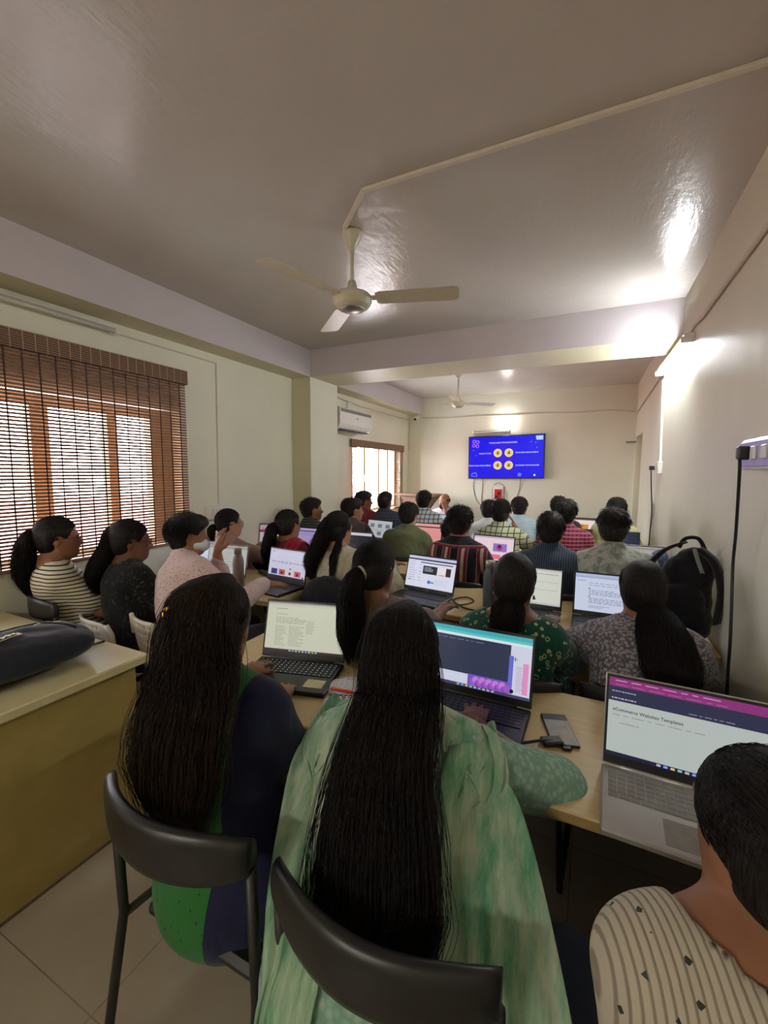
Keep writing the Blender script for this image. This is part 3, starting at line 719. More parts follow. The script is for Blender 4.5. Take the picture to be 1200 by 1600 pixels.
pipe('cable_duct', 'thin white conduit from the air conditioner socket to the corner camera', 'cable duct', [(XL+.02, 4.5, 2.47), (XL+.02, 5.3, 2.43), (XL+.02, 7.05, 2.43)], .007, 'duct')
pipe('cable_duct', 'white vertical conduit in the far left corner', 'cable duct', [(XL+.01, 7.1, 2.4), (XL+.01, 7.1, 1.9)], .009, 'duct')
# clamps of the right-hand conduit belong to the wall
# tube lights
def tube_light(label, loc, L_, on, rot):
    r = thing('tube_light', label, 'tube light', loc); r.rotation_euler = rot
    B().box(-L_/2, -.0, .012, L_/2, .058, .034, .004).go('housing', M['white'], r)
    for s in (-1, 1): B().box(s*L_/2-.012, .0, -.028, s*L_/2+.012, .075, .0115, .004).go('lamp_holder', M['white'], r)
    B().tube([(-L_/2+.012, .056, -.006), (L_/2-.012, .056, -.006)], .0135, 12).go('tube', M[{0: 'tube_off', 1: 'tube_on', 2: 'tube_fill'}[int(on)]], r, smooth=True)
    return r
tube_light('lit white tube light high on the right wall under the beam', (XR, 3.985, 2.41), 1.22, True, (0, math.radians(-1.5), PI/2))
tube_light('added warm fill tube light, unseen on the wall behind the camera', (-1.2, YN, 2.35), 1.22, 2, (0, 0, 0))  # unseen fixture added to brighten the foreground
tube_light('unlit tube light on the left wall above the big blind', (XL, 1.27, 2.458), 1.2, False, (0, 0, -PI/2))
tube_light('short unlit tube light on the back wall above the television', (-1.49, YW, 2.185), .58, False, (0, 0, PI))
r = thing('led_bulb', 'glowing round bulb on the back wall above the television', 'light bulb', (-1.26, YW, 2.34))
B().lathe([(.03, 0), (.03, .012), (.018, .016), (.018, .04)], 20, Matrix.Rotation(PI/2, 4, 'X')).go('bulb_holder', M['white'], r, smooth=True)
B().lathe([(.014, .04), (.024, .055), (.03, .075), (.028, .092), (.016, .104), (.001, .108)], 20, Matrix.Rotation(PI/2, 4, 'X')).go('bulb', M['bulb'], r, smooth=True)

# ---------------- television with its slide
def text_mesh(s, size, loc, col_, out, align='CENTER', sx=1):
    cu = bpy.data.curves.new('t', 'FONT'); cu.body = s; cu.size = size; cu.align_x = align; cu.offset = size*.012; cu.resolution_u = 2
    o = bpy.data.objects.new('t', cu); C.objects.link(o); dg = bpy.context.evaluated_depsgraph_get(); me = o.evaluated_get(dg).to_mesh()
    vs = [(v.co.x*sx+loc[0], v.co.y+loc[1]) for v in me.vertices]; fs = [tuple(p.vertices) for p in me.polygons]
    o.to_mesh_clear(); bpy.data.objects.remove(o); bpy.data.curves.remove(cu); out.poly(vs, fs, col_)
class Scr:
    """flat picture shown on a screen: coloured shapes in 0..1 coordinates, glowing"""
    def __init__(s, w, h): s.w, s.h = w, h; s.v = []; s.f = []; s.c = []; s.layer = 0
    def poly(s, vs, fs, c):
        n = len(s.v); s.v += [(x*s.w, y*s.h, s.layer) for x, y in vs]; s.f += [tuple(i+n for i in q) for q in fs]; s.c += [c]*len(fs)
    def r(s, x, y, w, h, c, up=True):
        if up: s.layer += 1
        s.poly([(x, y), (x+w, y), (x+w, y+h), (x, y+h)], [(0, 1, 2, 3)], c); return s
    def circ(s, x, y, rad, c, n=20):
        s.layer += 1; k = s.w/s.h; s.poly([(x+rad*math.cos(a*2*PI/n), y+rad*k*math.sin(a*2*PI/n)) for a in range(n)], [tuple(range(n))], c); return s
    def lines(s, x, y, w, n, dy, h, c, seed=1, fill=.8):
        g = random.Random(seed); s.layer += 1
        for i in range(n):
            xx = x; end = x+w*g.uniform(.55, 1)*fill/.8
            while xx < end:
                ww = g.uniform(.015, .05)*w/.4; s.poly([(xx, y-i*dy), (xx+ww, y-i*dy), (xx+ww, y-i*dy+h), (xx, y-i*dy+h)], [(0, 1, 2, 3)], c); xx += ww+.012*w/.4
        return s
    def text(s, t, x, y, size, c, align='LEFT'):
        s.layer += 1; k = s.h/s.w
        text_mesh(t, size, (x, y), c, _TX(s, k, x, y), align); return s
    def go(s, name, parent, M4, eps=.00012):
        me = mkmesh(name, [(x, y, .0004+z*eps) for x, y, z in s.v], s.f, M['lcd'], smooth=False)
        ca = me.color_attributes.new('Col', 'FLOAT_COLOR', 'CORNER'); cols = []
        for p_, c in zip(me.polygons, s.c): cols += list(c)[:3]*0+[x for _ in p_.vertices for x in (c[0], c[1], c[2], 1)]
        ca.data.foreach_set('color', cols); o = link(name, me, parent); o.matrix_local = M4; return o
class _TX:
    def __init__(s, S_, k, x0, y0): s.S, s.k, s.x, s.y = S_, k, x0, y0
    def poly(s, vs, fs, c): s.S.poly([(s.x+(a-s.x)*s.k, b_) for a, b_ in vs], fs, c)
tv = thing('television', 'wall-mounted television showing a bright blue slide', 'television', (-1.245, YW, 1.77))
TW, TH = 1.19, .69
TT = Matrix.Rotation(math.radians(-.9), 4, 'Y')
B().box(-TW/2, -.085, -TH/2, TW/2, -.045, TH/2, .005, TT).go('housing', M['black'], tv)
B().box(-.2, -.045, -.15, .2, -.004, .15, .003, TT).go('wall_bracket', M['grey'], tv)
s = Scr(TW-.03, TH-.03); BL = (.004, .001, .95); WH = (.85, .88, 1.0)
s.r(0, 0, 1, 1, BL)
for rr, cc in ((.34, (.010, .002, .93)), (.26, (.02, .003, .90)), (.17, (.034, .004, .88))): s.circ(.46, .5, rr*.8, cc, 32)
s.r(.90, .92, .09, .06, (.6, .8, 1)); s.r(.905, .885, .085, .07, (.55, .75, 1))
s.text('TOOLS AND TECHNOLOGIES', .47, .83, .050, WH, 'CENTER')
for x, y in ((.40, .60), (.55, .60), (.40, .30), (.55, .30)): s.circ(x, y, .058, (1, .85, .6)); s.circ(x, y, .045, (.95, .72, .12)); s.r(x-.016, y-.03, .032, .045, (.25, .12, .03)); s.r(x-.006, y-.0, .02, .04, (.25, .12, .03))
s.text('DESIGN TOOLS', .31, .58, .043, WH, 'RIGHT'); s.text('BACK-END DEVELOPMENT', .64, .585, .043, WH)
s.text('FRONT-END DEVELOPMENT', .31, .285, .043, WH, 'RIGHT'); s.text('DATABASE TECHNOLOGIES', .64, .28, .043, WH)
for x, y in ((.07, .90), (.12, .88), (.065, .80), (.115, .78)): s.circ(x, y, .026, (.75, .25, .85), 6); s.circ(x, y, .017, BL, 6)
for x, y in ((.06, .68), (.10, .55), (.9, .82), (.915, .71), (.84, .84)): s.r(x-.006, y-.01, .012, .02, (.35, .45, 1))
s.circ(.695, .07, .024, (.35, .45, 1)); s.circ(.695, .07, .018, BL); s.circ(.695, .07, .010, (.3, .4, 1)); s.circ(.89, .06, .014, (.7, .9, .9))
s.circ(.055, .08, .02, (.4, .5, 1)); s.circ(.085, .085, .026, (.4, .5, 1)); s.r(.035, .03, .08, .04, (.4, .5, 1)); s.circ(.055, .08, .014, BL); s.circ(.085, .085, .019, BL); s.r(.04, .038, .07, .03, BL)
s.go('screen', tv, TT @ Matrix.Translation((-TW/2+.015, -.0855, -TH/2+.015)) @ Matrix.Rotation(PI/2, 4, 'X'))
def cable(label, pts, r=.003, m='black', group=None): return pipe('cable', label, 'cable', pts, r, m, None, group)
def sm(pts, k=6):
    c, *_ = loft_frames(pts, [1]*len(pts), [1]*len(pts), V(.3, .9, .2), k*(len(pts)-1)+1); return c.tolist()
YB_ = YW-.008
cable('grey cable hanging from the left end of the television', sm([(-1.75, YB_-.03, 1.46), (-1.76, YB_, 1.25), (-1.70, YB_, 1.05), (-1.6, YB_, .95)]), .005, 'grey')
cable('second grey cable hanging below the television', sm([(-1.60, YB_-.03, 1.46), (-1.61, YB_, 1.25), (-1.62, YB_, 1.1), (-1.6, YB_, .9)]), .005, 'grey')
cable('dark cable hanging below the right half of the television', sm([(-1.00, YB_-.03, 1.45), (-1.02, YB_, 1.25), (-1.08, YB_, 1.05), (-1.12, YB_, .9)]), .005, 'grey')
r = thing('socket_board', 'small red power socket board on the back wall below the television', 'power socket', (-1.35, YW, 1.18))
B().box(-.085, -.02, -.11, .085, 0, .13, .004).go('backplate', M['white'], r); B().box(-.055, -.05, -.09, .055, -.02, .07, .006).go('socket_box', M['red'], r)
B().box(-.035, -.075, -.07, -.0, -.05, -.03, .004).go('plug', M['black'], r); B().box(.0, -.075, -.02, .035, -.05, .02, .004).go('plug', M['black'], r)
cable('black wires looping around the red socket board', sm([(-1.37, YB_-.05, 1.12), (-1.44, YB_-.02, 1.06), (-1.45, YB_, .9)]), .005)
cable('thin wire arched over the red socket board', sm([(-1.44, YB_, 1.02), (-1.44, YB_, 1.28), (-1.35, YB_, 1.35), (-1.26, YB_, 1.28), (-1.25, YB_-.03, 1.1), (-1.27, YB_-.03, .95)]), .004, 'grey')
# ---------------- air conditioner, camera, sockets
ac = thing('air_conditioner', 'white wall air conditioner above the far window', 'air conditioner', (XL, 4.84, 2.16))
prof = [(0, -.115), (.15, -.135), (.2, -.10), (.225, -.05), (.225, .12), (.2, .145), (0, .145)]
B().prism(prof, -.42, .40, 'y').go('housing', M['white'], ac)
b = B()
for k in range(9): b.box(.10, -.36+k*.08, -.134, .2, -.30+k*.08, -.118)
b.go('air_vent', M['darkgrey'], ac); B().box(.2255, -.40, .088, .227, .38, .125).go('top_strip', M['grey'], ac)
b = B(); b.box(.05, -.4215, -.04, .15, -.42, .10); b.go('energy_label', plain('yellow_label', lin(214, 190, 70), .6), ac)
B().box(.2255, -.02, .02, .2265, .03, .05).go('emblem', M['silver'], ac)
r = thing('power_plug', 'black air conditioner plug in a socket above the unit', 'plug', (XL, 4.52, 2.42)); B().box(0, -.035, -.04, .02, .035, .04, .003).go('socket', M['white'], r); B().box(.02, -.028, -.035, .07, .028, .03, .01).go('plug_body', M['black'], r)
cable('black lead looping from the air conditioner plug', sm([(XL+.06, 4.52, 2.43), (XL+.08, 4.47, 2.49), (XL+.03, 4.40, 2.48), (XL+.02, 4.38, 2.3)]), .004)
r = thing('socket_board', 'small white switch box beside the air conditioner top', 'switch box', (XL, 5.0, 2.39)); B().box(0, -.06, -.05, .03, .06, .05, .004).go('box', M['white'], r)
r = thing('security_camera', 'small white security camera in the far left corner', 'security camera', (-2.80, YW, 2.46)); B().box(-.05, -.03, -.01, .05, 0, .07, .006).go('mount', M['white'], r)
B().tube([(0, -.02, .02), (.02, -.13, -.03)], .036, 14).go('camera_body', M['white'], r, smooth=True); B().tube([(.02, -.125, -.028), (.022, -.14, -.034)], .022, 14).go('lens', M['lens'], r, smooth=True)
r = thing('socket_board', 'white switch box on the left wall behind the woman in rosy beige', 'switch box', (XL, 2.70, 1.17)); B().box(0, -.10, -.06, .04, .10, .06, .006).go('box', M['white'], r)
for k in range(3): B().box(.04, -.07+k*.05, -.03, .046, -.04+k*.05, .03, .002).go('switch', M['cream'], r)
cable('thin white cable drooping from the left wall switch box', sm([(XL+.045, 2.75, 1.12), (XL+.06, 2.95, 1.02), (XL+.1, 3.2, .98), (-2.72, 3.3, .93)]), .003, 'white')
r = thing('socket_board', 'large white switch board on the right wall with a black plug in it', 'switch board', (XR, 1.80, 1.605))
B().box(-.05, -.22, -.055, 0, .24, .055, .006).go('box', M['white'], r)
B().box(-.058, -.20, -.045, -.05, .22, .045, .003).go('faceplate', plain('lilac_tinted_cover', lin(196, 186, 226), .25, .6), r)
for k in range(3): B().box(-.068, -.17+k*.1, -.02, -.058, -.13+k*.1, .025, .003).go('switch', M['white'], r)
B().box(-.095, .092, -.02, -.058, .118, .028, .006).go('plug', M['black'], r)
cable('long black cord hanging down the right wall from the big switch board', sm([(XR-.085, 1.905, 1.60), (XR-.075, 1.93, 1.52), (XR-.055, 1.995, 1.32), (XR-.05, 2.017, 1.19), (XR-.05, 1.985, 1.0), (XR-.05, 1.97, .886), (XR-.045, 1.98, .74), (XR-.03, 1.98, .3)]), .0055)
r = thing('socket_board', 'small white switch box on the right wall below the vertical duct', 'switch box', (XR, 4.47, 1.58)); B().box(-.035, -.11, -.055, 0, .06, .055, .005).go('box', M['white'], r); B().box(-.035, .06, -.03, 0, .17, .03, .004).go('socket', M['white'], r); B().box(-.075, .09, -.02, -.035, .13, .02, .006).go('plug', M['black'], r)
cable('thin black cord hanging on the right wall below the small switch box', sm([(XR-.06, 4.58, 1.57), (XR-.04, 4.66, 1.4), (XR-.012, 4.75, 1.15), (XR-.012, 4.8, .95), (XR-.012, 4.8, .6)]), .005)
tag(B().box(XR-.12, 6.9, 1.955, XR+.0, 7.05, 1.97).go('corner_shelf', M['grey']), 'thin narrow shelf in the far right corner by the doorway', 'shelf')
# ---------------- lectern
r = thing('lectern', 'pale wooden lectern with a sloping top by the far window', 'lectern', (-2.5, 6.5, 0))
B().prism([(-.35, 1.15), (.35, 1.14), (.32, 1.17), (-.35, 1.175)], -.25, .22, 'y').go('top', M['brown'], r); B().prism([(-.05, .9), (.12, .9), (.3, 1.14), (-.25, 1.14)], -.2, .2, 'y').go('bookrest', M['brown'], r)
B().box(-.1, -.18, .04, .15, .18, .92, .004).go('column', M['desk'], r); B().box(-.22, -.22, 0, .26, .22, .05, .004).go('base', M['desk'], r)

# ------------------------------------------------------------------ desks
TZ = .75
def desk(label, x0, y0, x1, y1, mats=('desk', 'desk_edge', 'olive'), legs='panel', group=None, front=None, modesty=None, th=.032):
    cx, cy = (x0+x1)/2, (y0+y1)/2; r = thing('desk', label, 'desk', (cx, cy, 0), 0, group)
    X0, Y0, X1, Y1_ = x0-cx, y0-cy, x1-cx, y1-cy
    o = B().box(X0, Y0, TZ-th, X1, Y1_, TZ, .004).go('desktop', [M[mats[0]], M[mats[1]]], r)
    for p_ in o.data.polygons:
        if abs(p_.normal.z) < .3: p_.material_index = 1
    if legs == 'panel':
        for a in (X0+.03, X1-.055): B().box(a, Y0+.03, 0, a+.025, Y1_-.03, TZ-th-.001).go('end_panel', M[mats[2]], r)
        B().box(X0+.056, Y1_-.06, .25, X1-.056, Y1_-.04, TZ-th-.001).go('modesty_panel', M[mats[2]], r)
    else:
        for a in (X0+.05, X1-.05):
            for c in (Y0+.06, Y1_-.06): B().box(a-.02, c-.02, 0, a+.02, c+.02, TZ-th-.001).go('leg', M['blackm'], r)
        B().box(X0+.071, Y1_-.07, TZ-.12, X1-.071, Y1_-.05, TZ-th-.001).go('rail', M['blackm'], r)
    return r
G_ = 'rows of classroom desks'
desk('pale wooden desk nearest the camera, with the phone and the silver laptop', -1.40, 1.02, .545, 1.60, legs='leg', group=G_)
desk('pale wooden desk in the second row, ending at the right wall under the backpack', -1.13, 2.22, .545, 2.84, group=G_)
desk('pale wooden desk in the third row on the right side', -1.0, 3.36, .545, 3.9, group=G_)
desk('pale wooden desk in the fourth row on the right side', -1.0, 4.4, .545, 4.92, group=G_)
desk('front-row pale desk on the right, nearest the television wall', -1.0, 5.4, .545, 5.9, group=G_)
desk('pale wooden desk under the window with the grey-brown flask', -2.93, 1.95, -1.68, 2.56, ('desk', 'desk_l', 'desk_l'), group=G_)
desk('pale wooden desk on the left behind the flask desk', -2.93, 2.98, -1.25, 3.46, group=G_)
desk('pale wooden desk beside the pillar on the left', -2.66, 3.95, -1.30, 4.42, group=G_)
desk('pale wooden desk before the seated speaker', -2.4, 5.0, -1.35, 5.5, group=G_)
# big counter-like desk at the near left
r = thing('counter_desk', 'large mustard-panelled counter desk at the near left carrying the black bag', 'desk', (-2.31, .3, 0))
o = B().box(-.62, -1.3, .712, .63, .86, TZ, .006).go('desktop', [M['desk_l'], M['desk_l']], r)
B().box(.56, -1.26, 0, .59, .82, .711).go('side_panel', M['olive'], r); B().box(-.60, .79, 0, .56, .82, .711).go('end_panel', M['olive'], r); B().box(-.6, -1.28, 0, .56, -1.25, .711).go('end_panel', M['olive'], r)
B().box(.5895, -1.26, .0, .592, .822, .012).go('base_strip', M['brown'], r)

# ------------------------------------------------------------------ chairs
def arc(R_, a0, a1, n, cx=0, cy=0): return [(cx+R_*math.sin(a0+(a1-a0)*k/(n-1)), cy-R_*math.cos(a0+(a1-a0)*k/(n-1))) for k in range(n)]
def metal_chair(label, loc, rz_=0, w=.44, zb=.76, bh=.115):
    r = thing('chair', label, 'chair', (loc[0], loc[1], 0), math.radians(rz_)); h = w/2
    B().box(-h+.03, -.19, .435, h-.03, .21, .47, .012).go('seat', M['black'], r)
    # curved padded backrest band
    n = 22; rows = []
    for k in range(n):
        t = -1+2*k/(n-1); x = h*1.02*t; y = -.235-.07*(1-t*t); zc = zb; hh = bh*.5*(1-.35*abs(t)**4)
        ring = []
        for a in np.linspace(0, 2*PI, 12, endpoint=False):
            ca, sa = math.cos(a), math.sin(a); ring.append((x, y+.017*np.sign(ca)*abs(ca)**.7, zc+hh*np.sign(sa)*abs(sa)**.7))
        rows.append(ring+[ring[0]])
    b = B(); b.grid(np.array(rows)); b.f += [tuple(range(12))[::-1], tuple((n-1)*13+k for k in range(12))]; b.m += [0, 0]
    b.go('backrest', M['black'], r, smooth=True)
    for s in (-1, 1):
        B().tube([(s*h*1.0, -.232, zb-.03), (s*h*1.0, -.225, .47), (s*(h+.03), -.29, .012)], .0115, 10).go('leg', M['blackm'], r, smooth=True)
        B().tube([(s*(h-.02), .17, .435), (s*(h+.01), .24, .012)], .0115, 10).go('leg', M['blackm'], r, smooth=True)
        B().tube([(s*h*1.0, -.225, .46), (s*(h-.02), .18, .43)], .010, 10).go('seat_rail', M['blackm'], r, smooth=True)
    return r
def shell_chair(label, loc, rz_, m, zb=.80, w=.40, perf=True):
    """moulded plastic chair with pierced back and tube legs"""
    r = thing('chair', label, 'chair', (loc[0], loc[1], 0), math.radians(rz_)); h = w/2
    B().box(-h, -.18, .43, h, .2, .455, .012).go('seat', M[m], r)
    b = B(); nx, nz = 19, 15; P = np.zeros((nz, nx, 3))
    for i in range(nz):
        for j in range(nx):
            u = -1+2*j/(nx-1); v = i/(nz-1); P[i, j] = ((h-.01)*u*(1-.12*v**3), -.20-.05*v-.045*(1-u*u), .50+(zb-.50)*v-.02*v*u*u*u*u)
    v = P.reshape(-1, 3).tolist(); f = []
    for i in range(nz-1):
        for j in range(nx-1):
            if perf and 2 <= i < nz-2 and 2 <= j < nx-3 and j % 2 == 0 and i % 2 == 0: continue
            f.append((i*nx+j, i*nx+j+1, (i+1)*nx+j+1, (i+1)*nx+j))
    o = link('backrest', mkmesh('backrest', v, f, M[m]), r); solid(o, .012)
    for s in (-1, 1):
        B().tube([(s*h*.86, -.255, zb-.01), (s*h*.98, -.24, zb-.06), (s*h*1.02, -.215, .5), (s*h*1.05, -.24, .012)], .012, 10).go('leg', M[m], r, smooth=True)
        B().tube([(s*h*.95, .17, .43), (s*h*1.05, .22, .012)], .012, 10).go('leg', M[m], r, smooth=True)
    return r
def padded_chair(label, loc, rz_, zb=.80):
    r = thing('chair', label, 'chair', (loc[0], loc[1], 0), math.radians(rz_))
    vt, fc = sdf_mesh([ell((0, 0, .45), (.23, .22, .045))], .02); link('seat', mkmesh('seat', vt, fc, M['blackc']), r)
    vt, fc = sdf_mesh([ell((0, -.25, zb-.17), (.225, .04, .19), rx(-.1)), ell((0, -.245, zb-.25), (.21, .035, .12))], .016); link('backrest', mkmesh('backrest', vt, fc, M['blackc']), r)
    B().tube([(0, -.02, .42), (0, -.25, .43), (0, -.265, .6)], .02, 8).go('back_post', M['blackm'], r, smooth=True); B().tube([(0, 0, .42), (0, 0, .1)], .03, 10).go('column', M['blackm'], r, smooth=True)
    for k in range(5):
        a = 2*PI*k/5+.3; B().tube([(0, 0, .11), (.27*math.cos(a), .27*math.sin(a), .03)], [.022, .014], 8).go('leg', M['blackm'], r, smooth=True)
    return r
def copy_tree(o, parent=None):
    c = o.copy(); C.objects.link(c)
    if parent: c.parent = parent
    for ch in list(o.children):
        d = copy_tree(ch, c); d.matrix_parent_inverse = ch.matrix_parent_inverse.copy(); d.matrix_basis = ch.matrix_basis.copy()
    return c

# ------------------------------------------------------------------ laptops
def screen_scr(kind, w, h):
    s = Scr(w, h); g = (.10, .10, .13)
    W_ = lin(226, 228, 222)
    def bar(c1, c2=None, y=.94, hh=.06):
        s.r(0, y, 1, hh, c1)
        if c2: s.r(0, y-.05, 1, .05, c2)
    def task(c=lin(36, 34, 44)):
        s.r(0, 0, 1, .05, c); s.layer += 1
        for k in range(9): s.poly(*[[(x, y) for x, y in ((.32+k*.042, .012), (.345+k*.042, .012), (.345+k*.042, .04), (.32+k*.042, .04))], [(0, 1, 2, 3)], [(.5, .5, .55), (.2, .4, .9), (.8, .5, .2), (.2, .6, .4)][k % 4]])
    if kind == 'doc':
        BG = lin(205, 206, 184); TX = lin(120, 122, 112)
        s.r(0, 0, 1, 1, BG); bar(lin(150, 148, 140), lin(196, 196, 178), .97, .03); s.lines(.12, .86, .14, 1, .04, .014, TX, 2); s.lines(.12, .75, .2, 1, .04, .01, TX, 3)
        s.lines(.12, .68, .42, 4, .035, .010, TX, 4); s.lines(.12, .50, .14, 12, .034, .009, TX, 5); s.lines(.30, .50, .20, 12, .034, .009, TX, 6); s.lines(.52, .63, .12, 8, .034, .01, TX, 7)
        s.r(.9, .88, .02, .014, TX); s.r(.94, .88, .02, .014, TX); s.r(.92, .80, .05, .016, lin(60, 60, 60)); task(lin(60, 44, 48))
    elif kind == 'design':
        s.r(0, 0, 1, 1, lin(214, 218, 236)); bar(lin(72, 176, 186), lin(88, 204, 204), .93, .07); s.r(0, .84, 1, .045, lin(226, 236, 240)); s.r(.01, .22, .80, .62, lin(54, 60, 82)); s.lines(.05, .78, .7, 1, .05, .012, lin(120, 128, 150), 3)
        s.r(.8, .05, .04, .62, lin(110, 112, 214)); s.r(.42, .05, .40, .18, lin(120, 92, 200))
        for k in range(16): s.circ(.48+.021*k, .12+.035*math.sin(k*2.1), .035, [lin(168, 96, 206), lin(200, 130, 226), lin(140, 80, 190)][k % 3], 9)
        s.r(.93, .08, .05, .5, lin(232, 150, 200)); s.lines(.87, .5, .08, 14, .03, .01, lin(180, 140, 180), 8); s.circ(.84, .10, .018, lin(20, 20, 30)); s.r(.83, .62, .05, .008, lin(40, 40, 90)); s.r(.853, .59, .006, .07, lin(40, 40, 90)); task(lin(70, 70, 100))
    elif kind == 'shop':
        s.r(0, 0, 1, 1, lin(186, 194, 190)); bar(lin(142, 50, 122), None, .89, .11); s.lines(.04, .96, .9, 1, .05, .012, lin(214, 150, 200), 3); s.lines(.04, .91, .8, 1, .05, .008, lin(190, 110, 176), 5)
        s.r(0, .70, 1, .19, lin(48, 50, 76)); s.lines(.02, .82, .16, 1, .05, .014, lin(170, 172, 196), 6); s.lines(.02, .73, .22, 1, .05, .014, lin(200, 200, 210), 7); s.lines(.5, .73, .4, 1, .05, .01, lin(140, 140, 170), 8)
        s.text('eCommerce Websites Templates', .03, .575, .058, lin(44, 48, 52)); s.lines(.03, .52, .7, 1, .03, .008, lin(130, 138, 136), 9); s.lines(.08, .42, .14, 1, .03, .012, lin(130, 138, 136), 10)
        s.r(.9, .45, .08, .07, lin(90, 150, 80)); task(lin(30, 34, 60))
    elif kind == 'news':
        s.r(0, 0, 1, 1, lin(226, 228, 246)); bar(lin(206, 208, 238), lin(60, 62, 96), .92, .08); s.lines(.03, .8, .18, 9, .075, .016, lin(130, 134, 170), 3); s.r(.27, .79, .68, .03, lin(50, 50, 80)); s.r(.34, .45, .30, .26, lin(40, 40, 56)); s.lines(.37, .64, .2, 3, .05, .02, lin(220, 220, 230), 4)
        s.r(.64, .45, .18, .26, lin(240, 234, 236)); s.r(.68, .46, .12, .02, lin(200, 60, 60)); s.r(.82, .45, .10, .26, lin(60, 40, 50)); s.circ(.5, .20, .035, lin(60, 130, 210)); s.r(.52, .17, .08, .05, lin(90, 150, 220)); s.lines(.6, .3, .3, 4, .05, .012, lin(180, 184, 210), 6); s.r(.06, .2, .04, .03, g); s.lines(.26, .7, .05, 6, .1, .02, lin(120, 124, 160), 9)
    elif kind == 'cards':
        s.r(0, 0, 1, 1, lin(206, 204, 226)); bar(lin(190, 190, 208), None, .95, .05); s.r(.05, .9, .07, .02, lin(80, 84, 110)); s.lines(.06, .55, .86, 1, .1, .02, lin(90, 94, 120), 2); s.lines(.1, .50, .7, 1, .1, .008, lin(150, 154, 180), 3)
        for x, c in ((.08, lin(60, 60, 130)), (.30, lin(190, 90, 80)), (.52, lin(214, 200, 196)), (.72, lin(206, 90, 92))): s.r(x, .12, .17, .19, c); s.circ(x+.08, .2, .03, lin(60, 40, 60))
        s.r(.58, .34, .05, .04, g); s.circ(.95, .12, .02, lin(30, 34, 70)); s.r(0, 0, 1, .09, lin(40, 38, 50))
    elif kind == 'sketch':
        s.r(0, 0, 1, 1, lin(214, 216, 206)); bar(lin(190, 194, 190), None, .95, .05); s.r(.05, .86, .9, .012, lin(110, 112, 112)); s.r(.30, .64, .65, .008, lin(150, 152, 150)); s.r(.3, .42, .65, .008, lin(150, 152, 150)); s.circ(.42, .7, .08, lin(130, 132, 130)); s.circ(.42, .7, .072, lin(214, 216, 206)); s.circ(.47, .48, .05, lin(130, 132, 130)); s.circ(.47, .48, .043, lin(214, 216, 206)); task(lin(190, 194, 200))
    elif kind == 'text':
        s.r(0, 0, 1, 1, lin(206, 214, 236)); bar(lin(182, 192, 226), lin(168, 178, 214), .94, .06); s.lines(.03, .8, .12, 1, .03, .016, lin(90, 96, 130), 2); s.lines(.2, .75, .7, 2, .06, .014, lin(130, 138, 170), 3); s.lines(.2, .56, .5, 4, .04, .014, lin(110, 118, 150), 4); s.lines(.2, .34, .55, 4, .04, .014, lin(110, 118, 150), 5); s.lines(.2, .14, .3, 2, .04, .014, lin(110, 118, 150), 6)
        s.r(.19, .60, .03, .02, lin(50, 54, 80)); s.r(.19, .385, .03, .02, lin(50, 54, 80))
    elif kind == 'redpage':
        s.r(0, 0, 1, 1, lin(176, 168, 170)); bar(lin(150, 120, 140), lin(176, 150, 160), .94, .06); s.r(0, .64, 1, .12, lin(140, 44, 60)); s.lines(.05, .78, .8, 1, .05, .02, lin(90, 80, 90), 3)
        for k in range(4): s.r(.08+.22*k, .2, .17, .34, lin(196, 190, 190)); s.circ(.16+.22*k, .36, .05, lin(120, 110, 114), 10)
    elif kind == 'lilac':
        s.r(0, 0, 1, 1, lin(156, 142, 190)); bar(lin(176, 160, 200), lin(82, 54, 92), .9, .1); s.lines(.08, .6, .8, 5, .1, .02, lin(186, 172, 214), 3)
    elif kind == 'code':
        s.r(0, 0, 1, 1, lin(26, 28, 34)); bar(lin(216, 200, 214), None, .84, .12); s.lines(.08, .7, .5, 8, .075, .016, lin(96, 104, 120), 3); s.r(0, .0, 1, .05, lin(190, 160, 186))
    elif kind == 'grid':
        s.r(0, 0, 1, 1, lin(182, 188, 192)); bar(lin(200, 196, 200), None, .92, .08)
        for x, y in ((.1, .62), (.42, .62), (.74, .62), (.42, .2), (.76, .2)): s.r(x, y, .17, .2, lin(108, 116, 128))
        s.lines(.1, .5, .8, 2, .06, .02, lin(140, 146, 152), 3); s.r(0, 0, 1, .08, lin(60, 62, 70))
    elif kind == 'pink':
        s.r(0, 0, 1, 1, lin(228, 152, 148)); bar(lin(236, 170, 160), None, .93, .07); s.r(.1, .8, .84, .06, lin(66, 40, 52)); s.lines(.1, .6, .7, 3, .1, .02, lin(214, 134, 132), 3)
    elif kind == 'rose':
        s.r(0, 0, 1, 1, lin(240, 216, 226)); bar(lin(190, 180, 200), None, .93, .07); s.r(.5, .38, .34, .34, lin(150, 120, 206)); s.circ(.66, .56, .07, lin(180, 50, 110)); s.circ(.66, .6, .035, lin(60, 30, 60)); s.r(.1, .2, .3, .2, lin(240, 170, 186)); s.r(.3, .05, .4, .2, lin(232, 120, 140))
    elif kind == 'orange':
        s.r(0, 0, 1, 1, lin(240, 226, 216)); bar(lin(80, 70, 70), None, .9, .1); s.r(.3, .35, .5, .3, lin(222, 150, 60)); s.r(.35, .5, .3, .1, lin(170, 90, 40))
    elif kind == 'navy':
        s.r(0, 0, 1, 1, lin(34, 42, 62)); s.r(.1, .55, .2, .25, lin(190, 200, 220)); s.r(.1, .3, .16, .2, lin(90, 110, 150)); s.lines(.4, .7, .4, 5, .1, .02, lin(70, 84, 120), 3)
    elif kind == 'white':
        s.r(0, 0, 1, 1, lin(232, 230, 228)); bar(lin(60, 60, 70), None, .9, .1); s.lines(.1, .7, .7, 5, .11, .02, lin(150, 150, 156), 3)
    else:
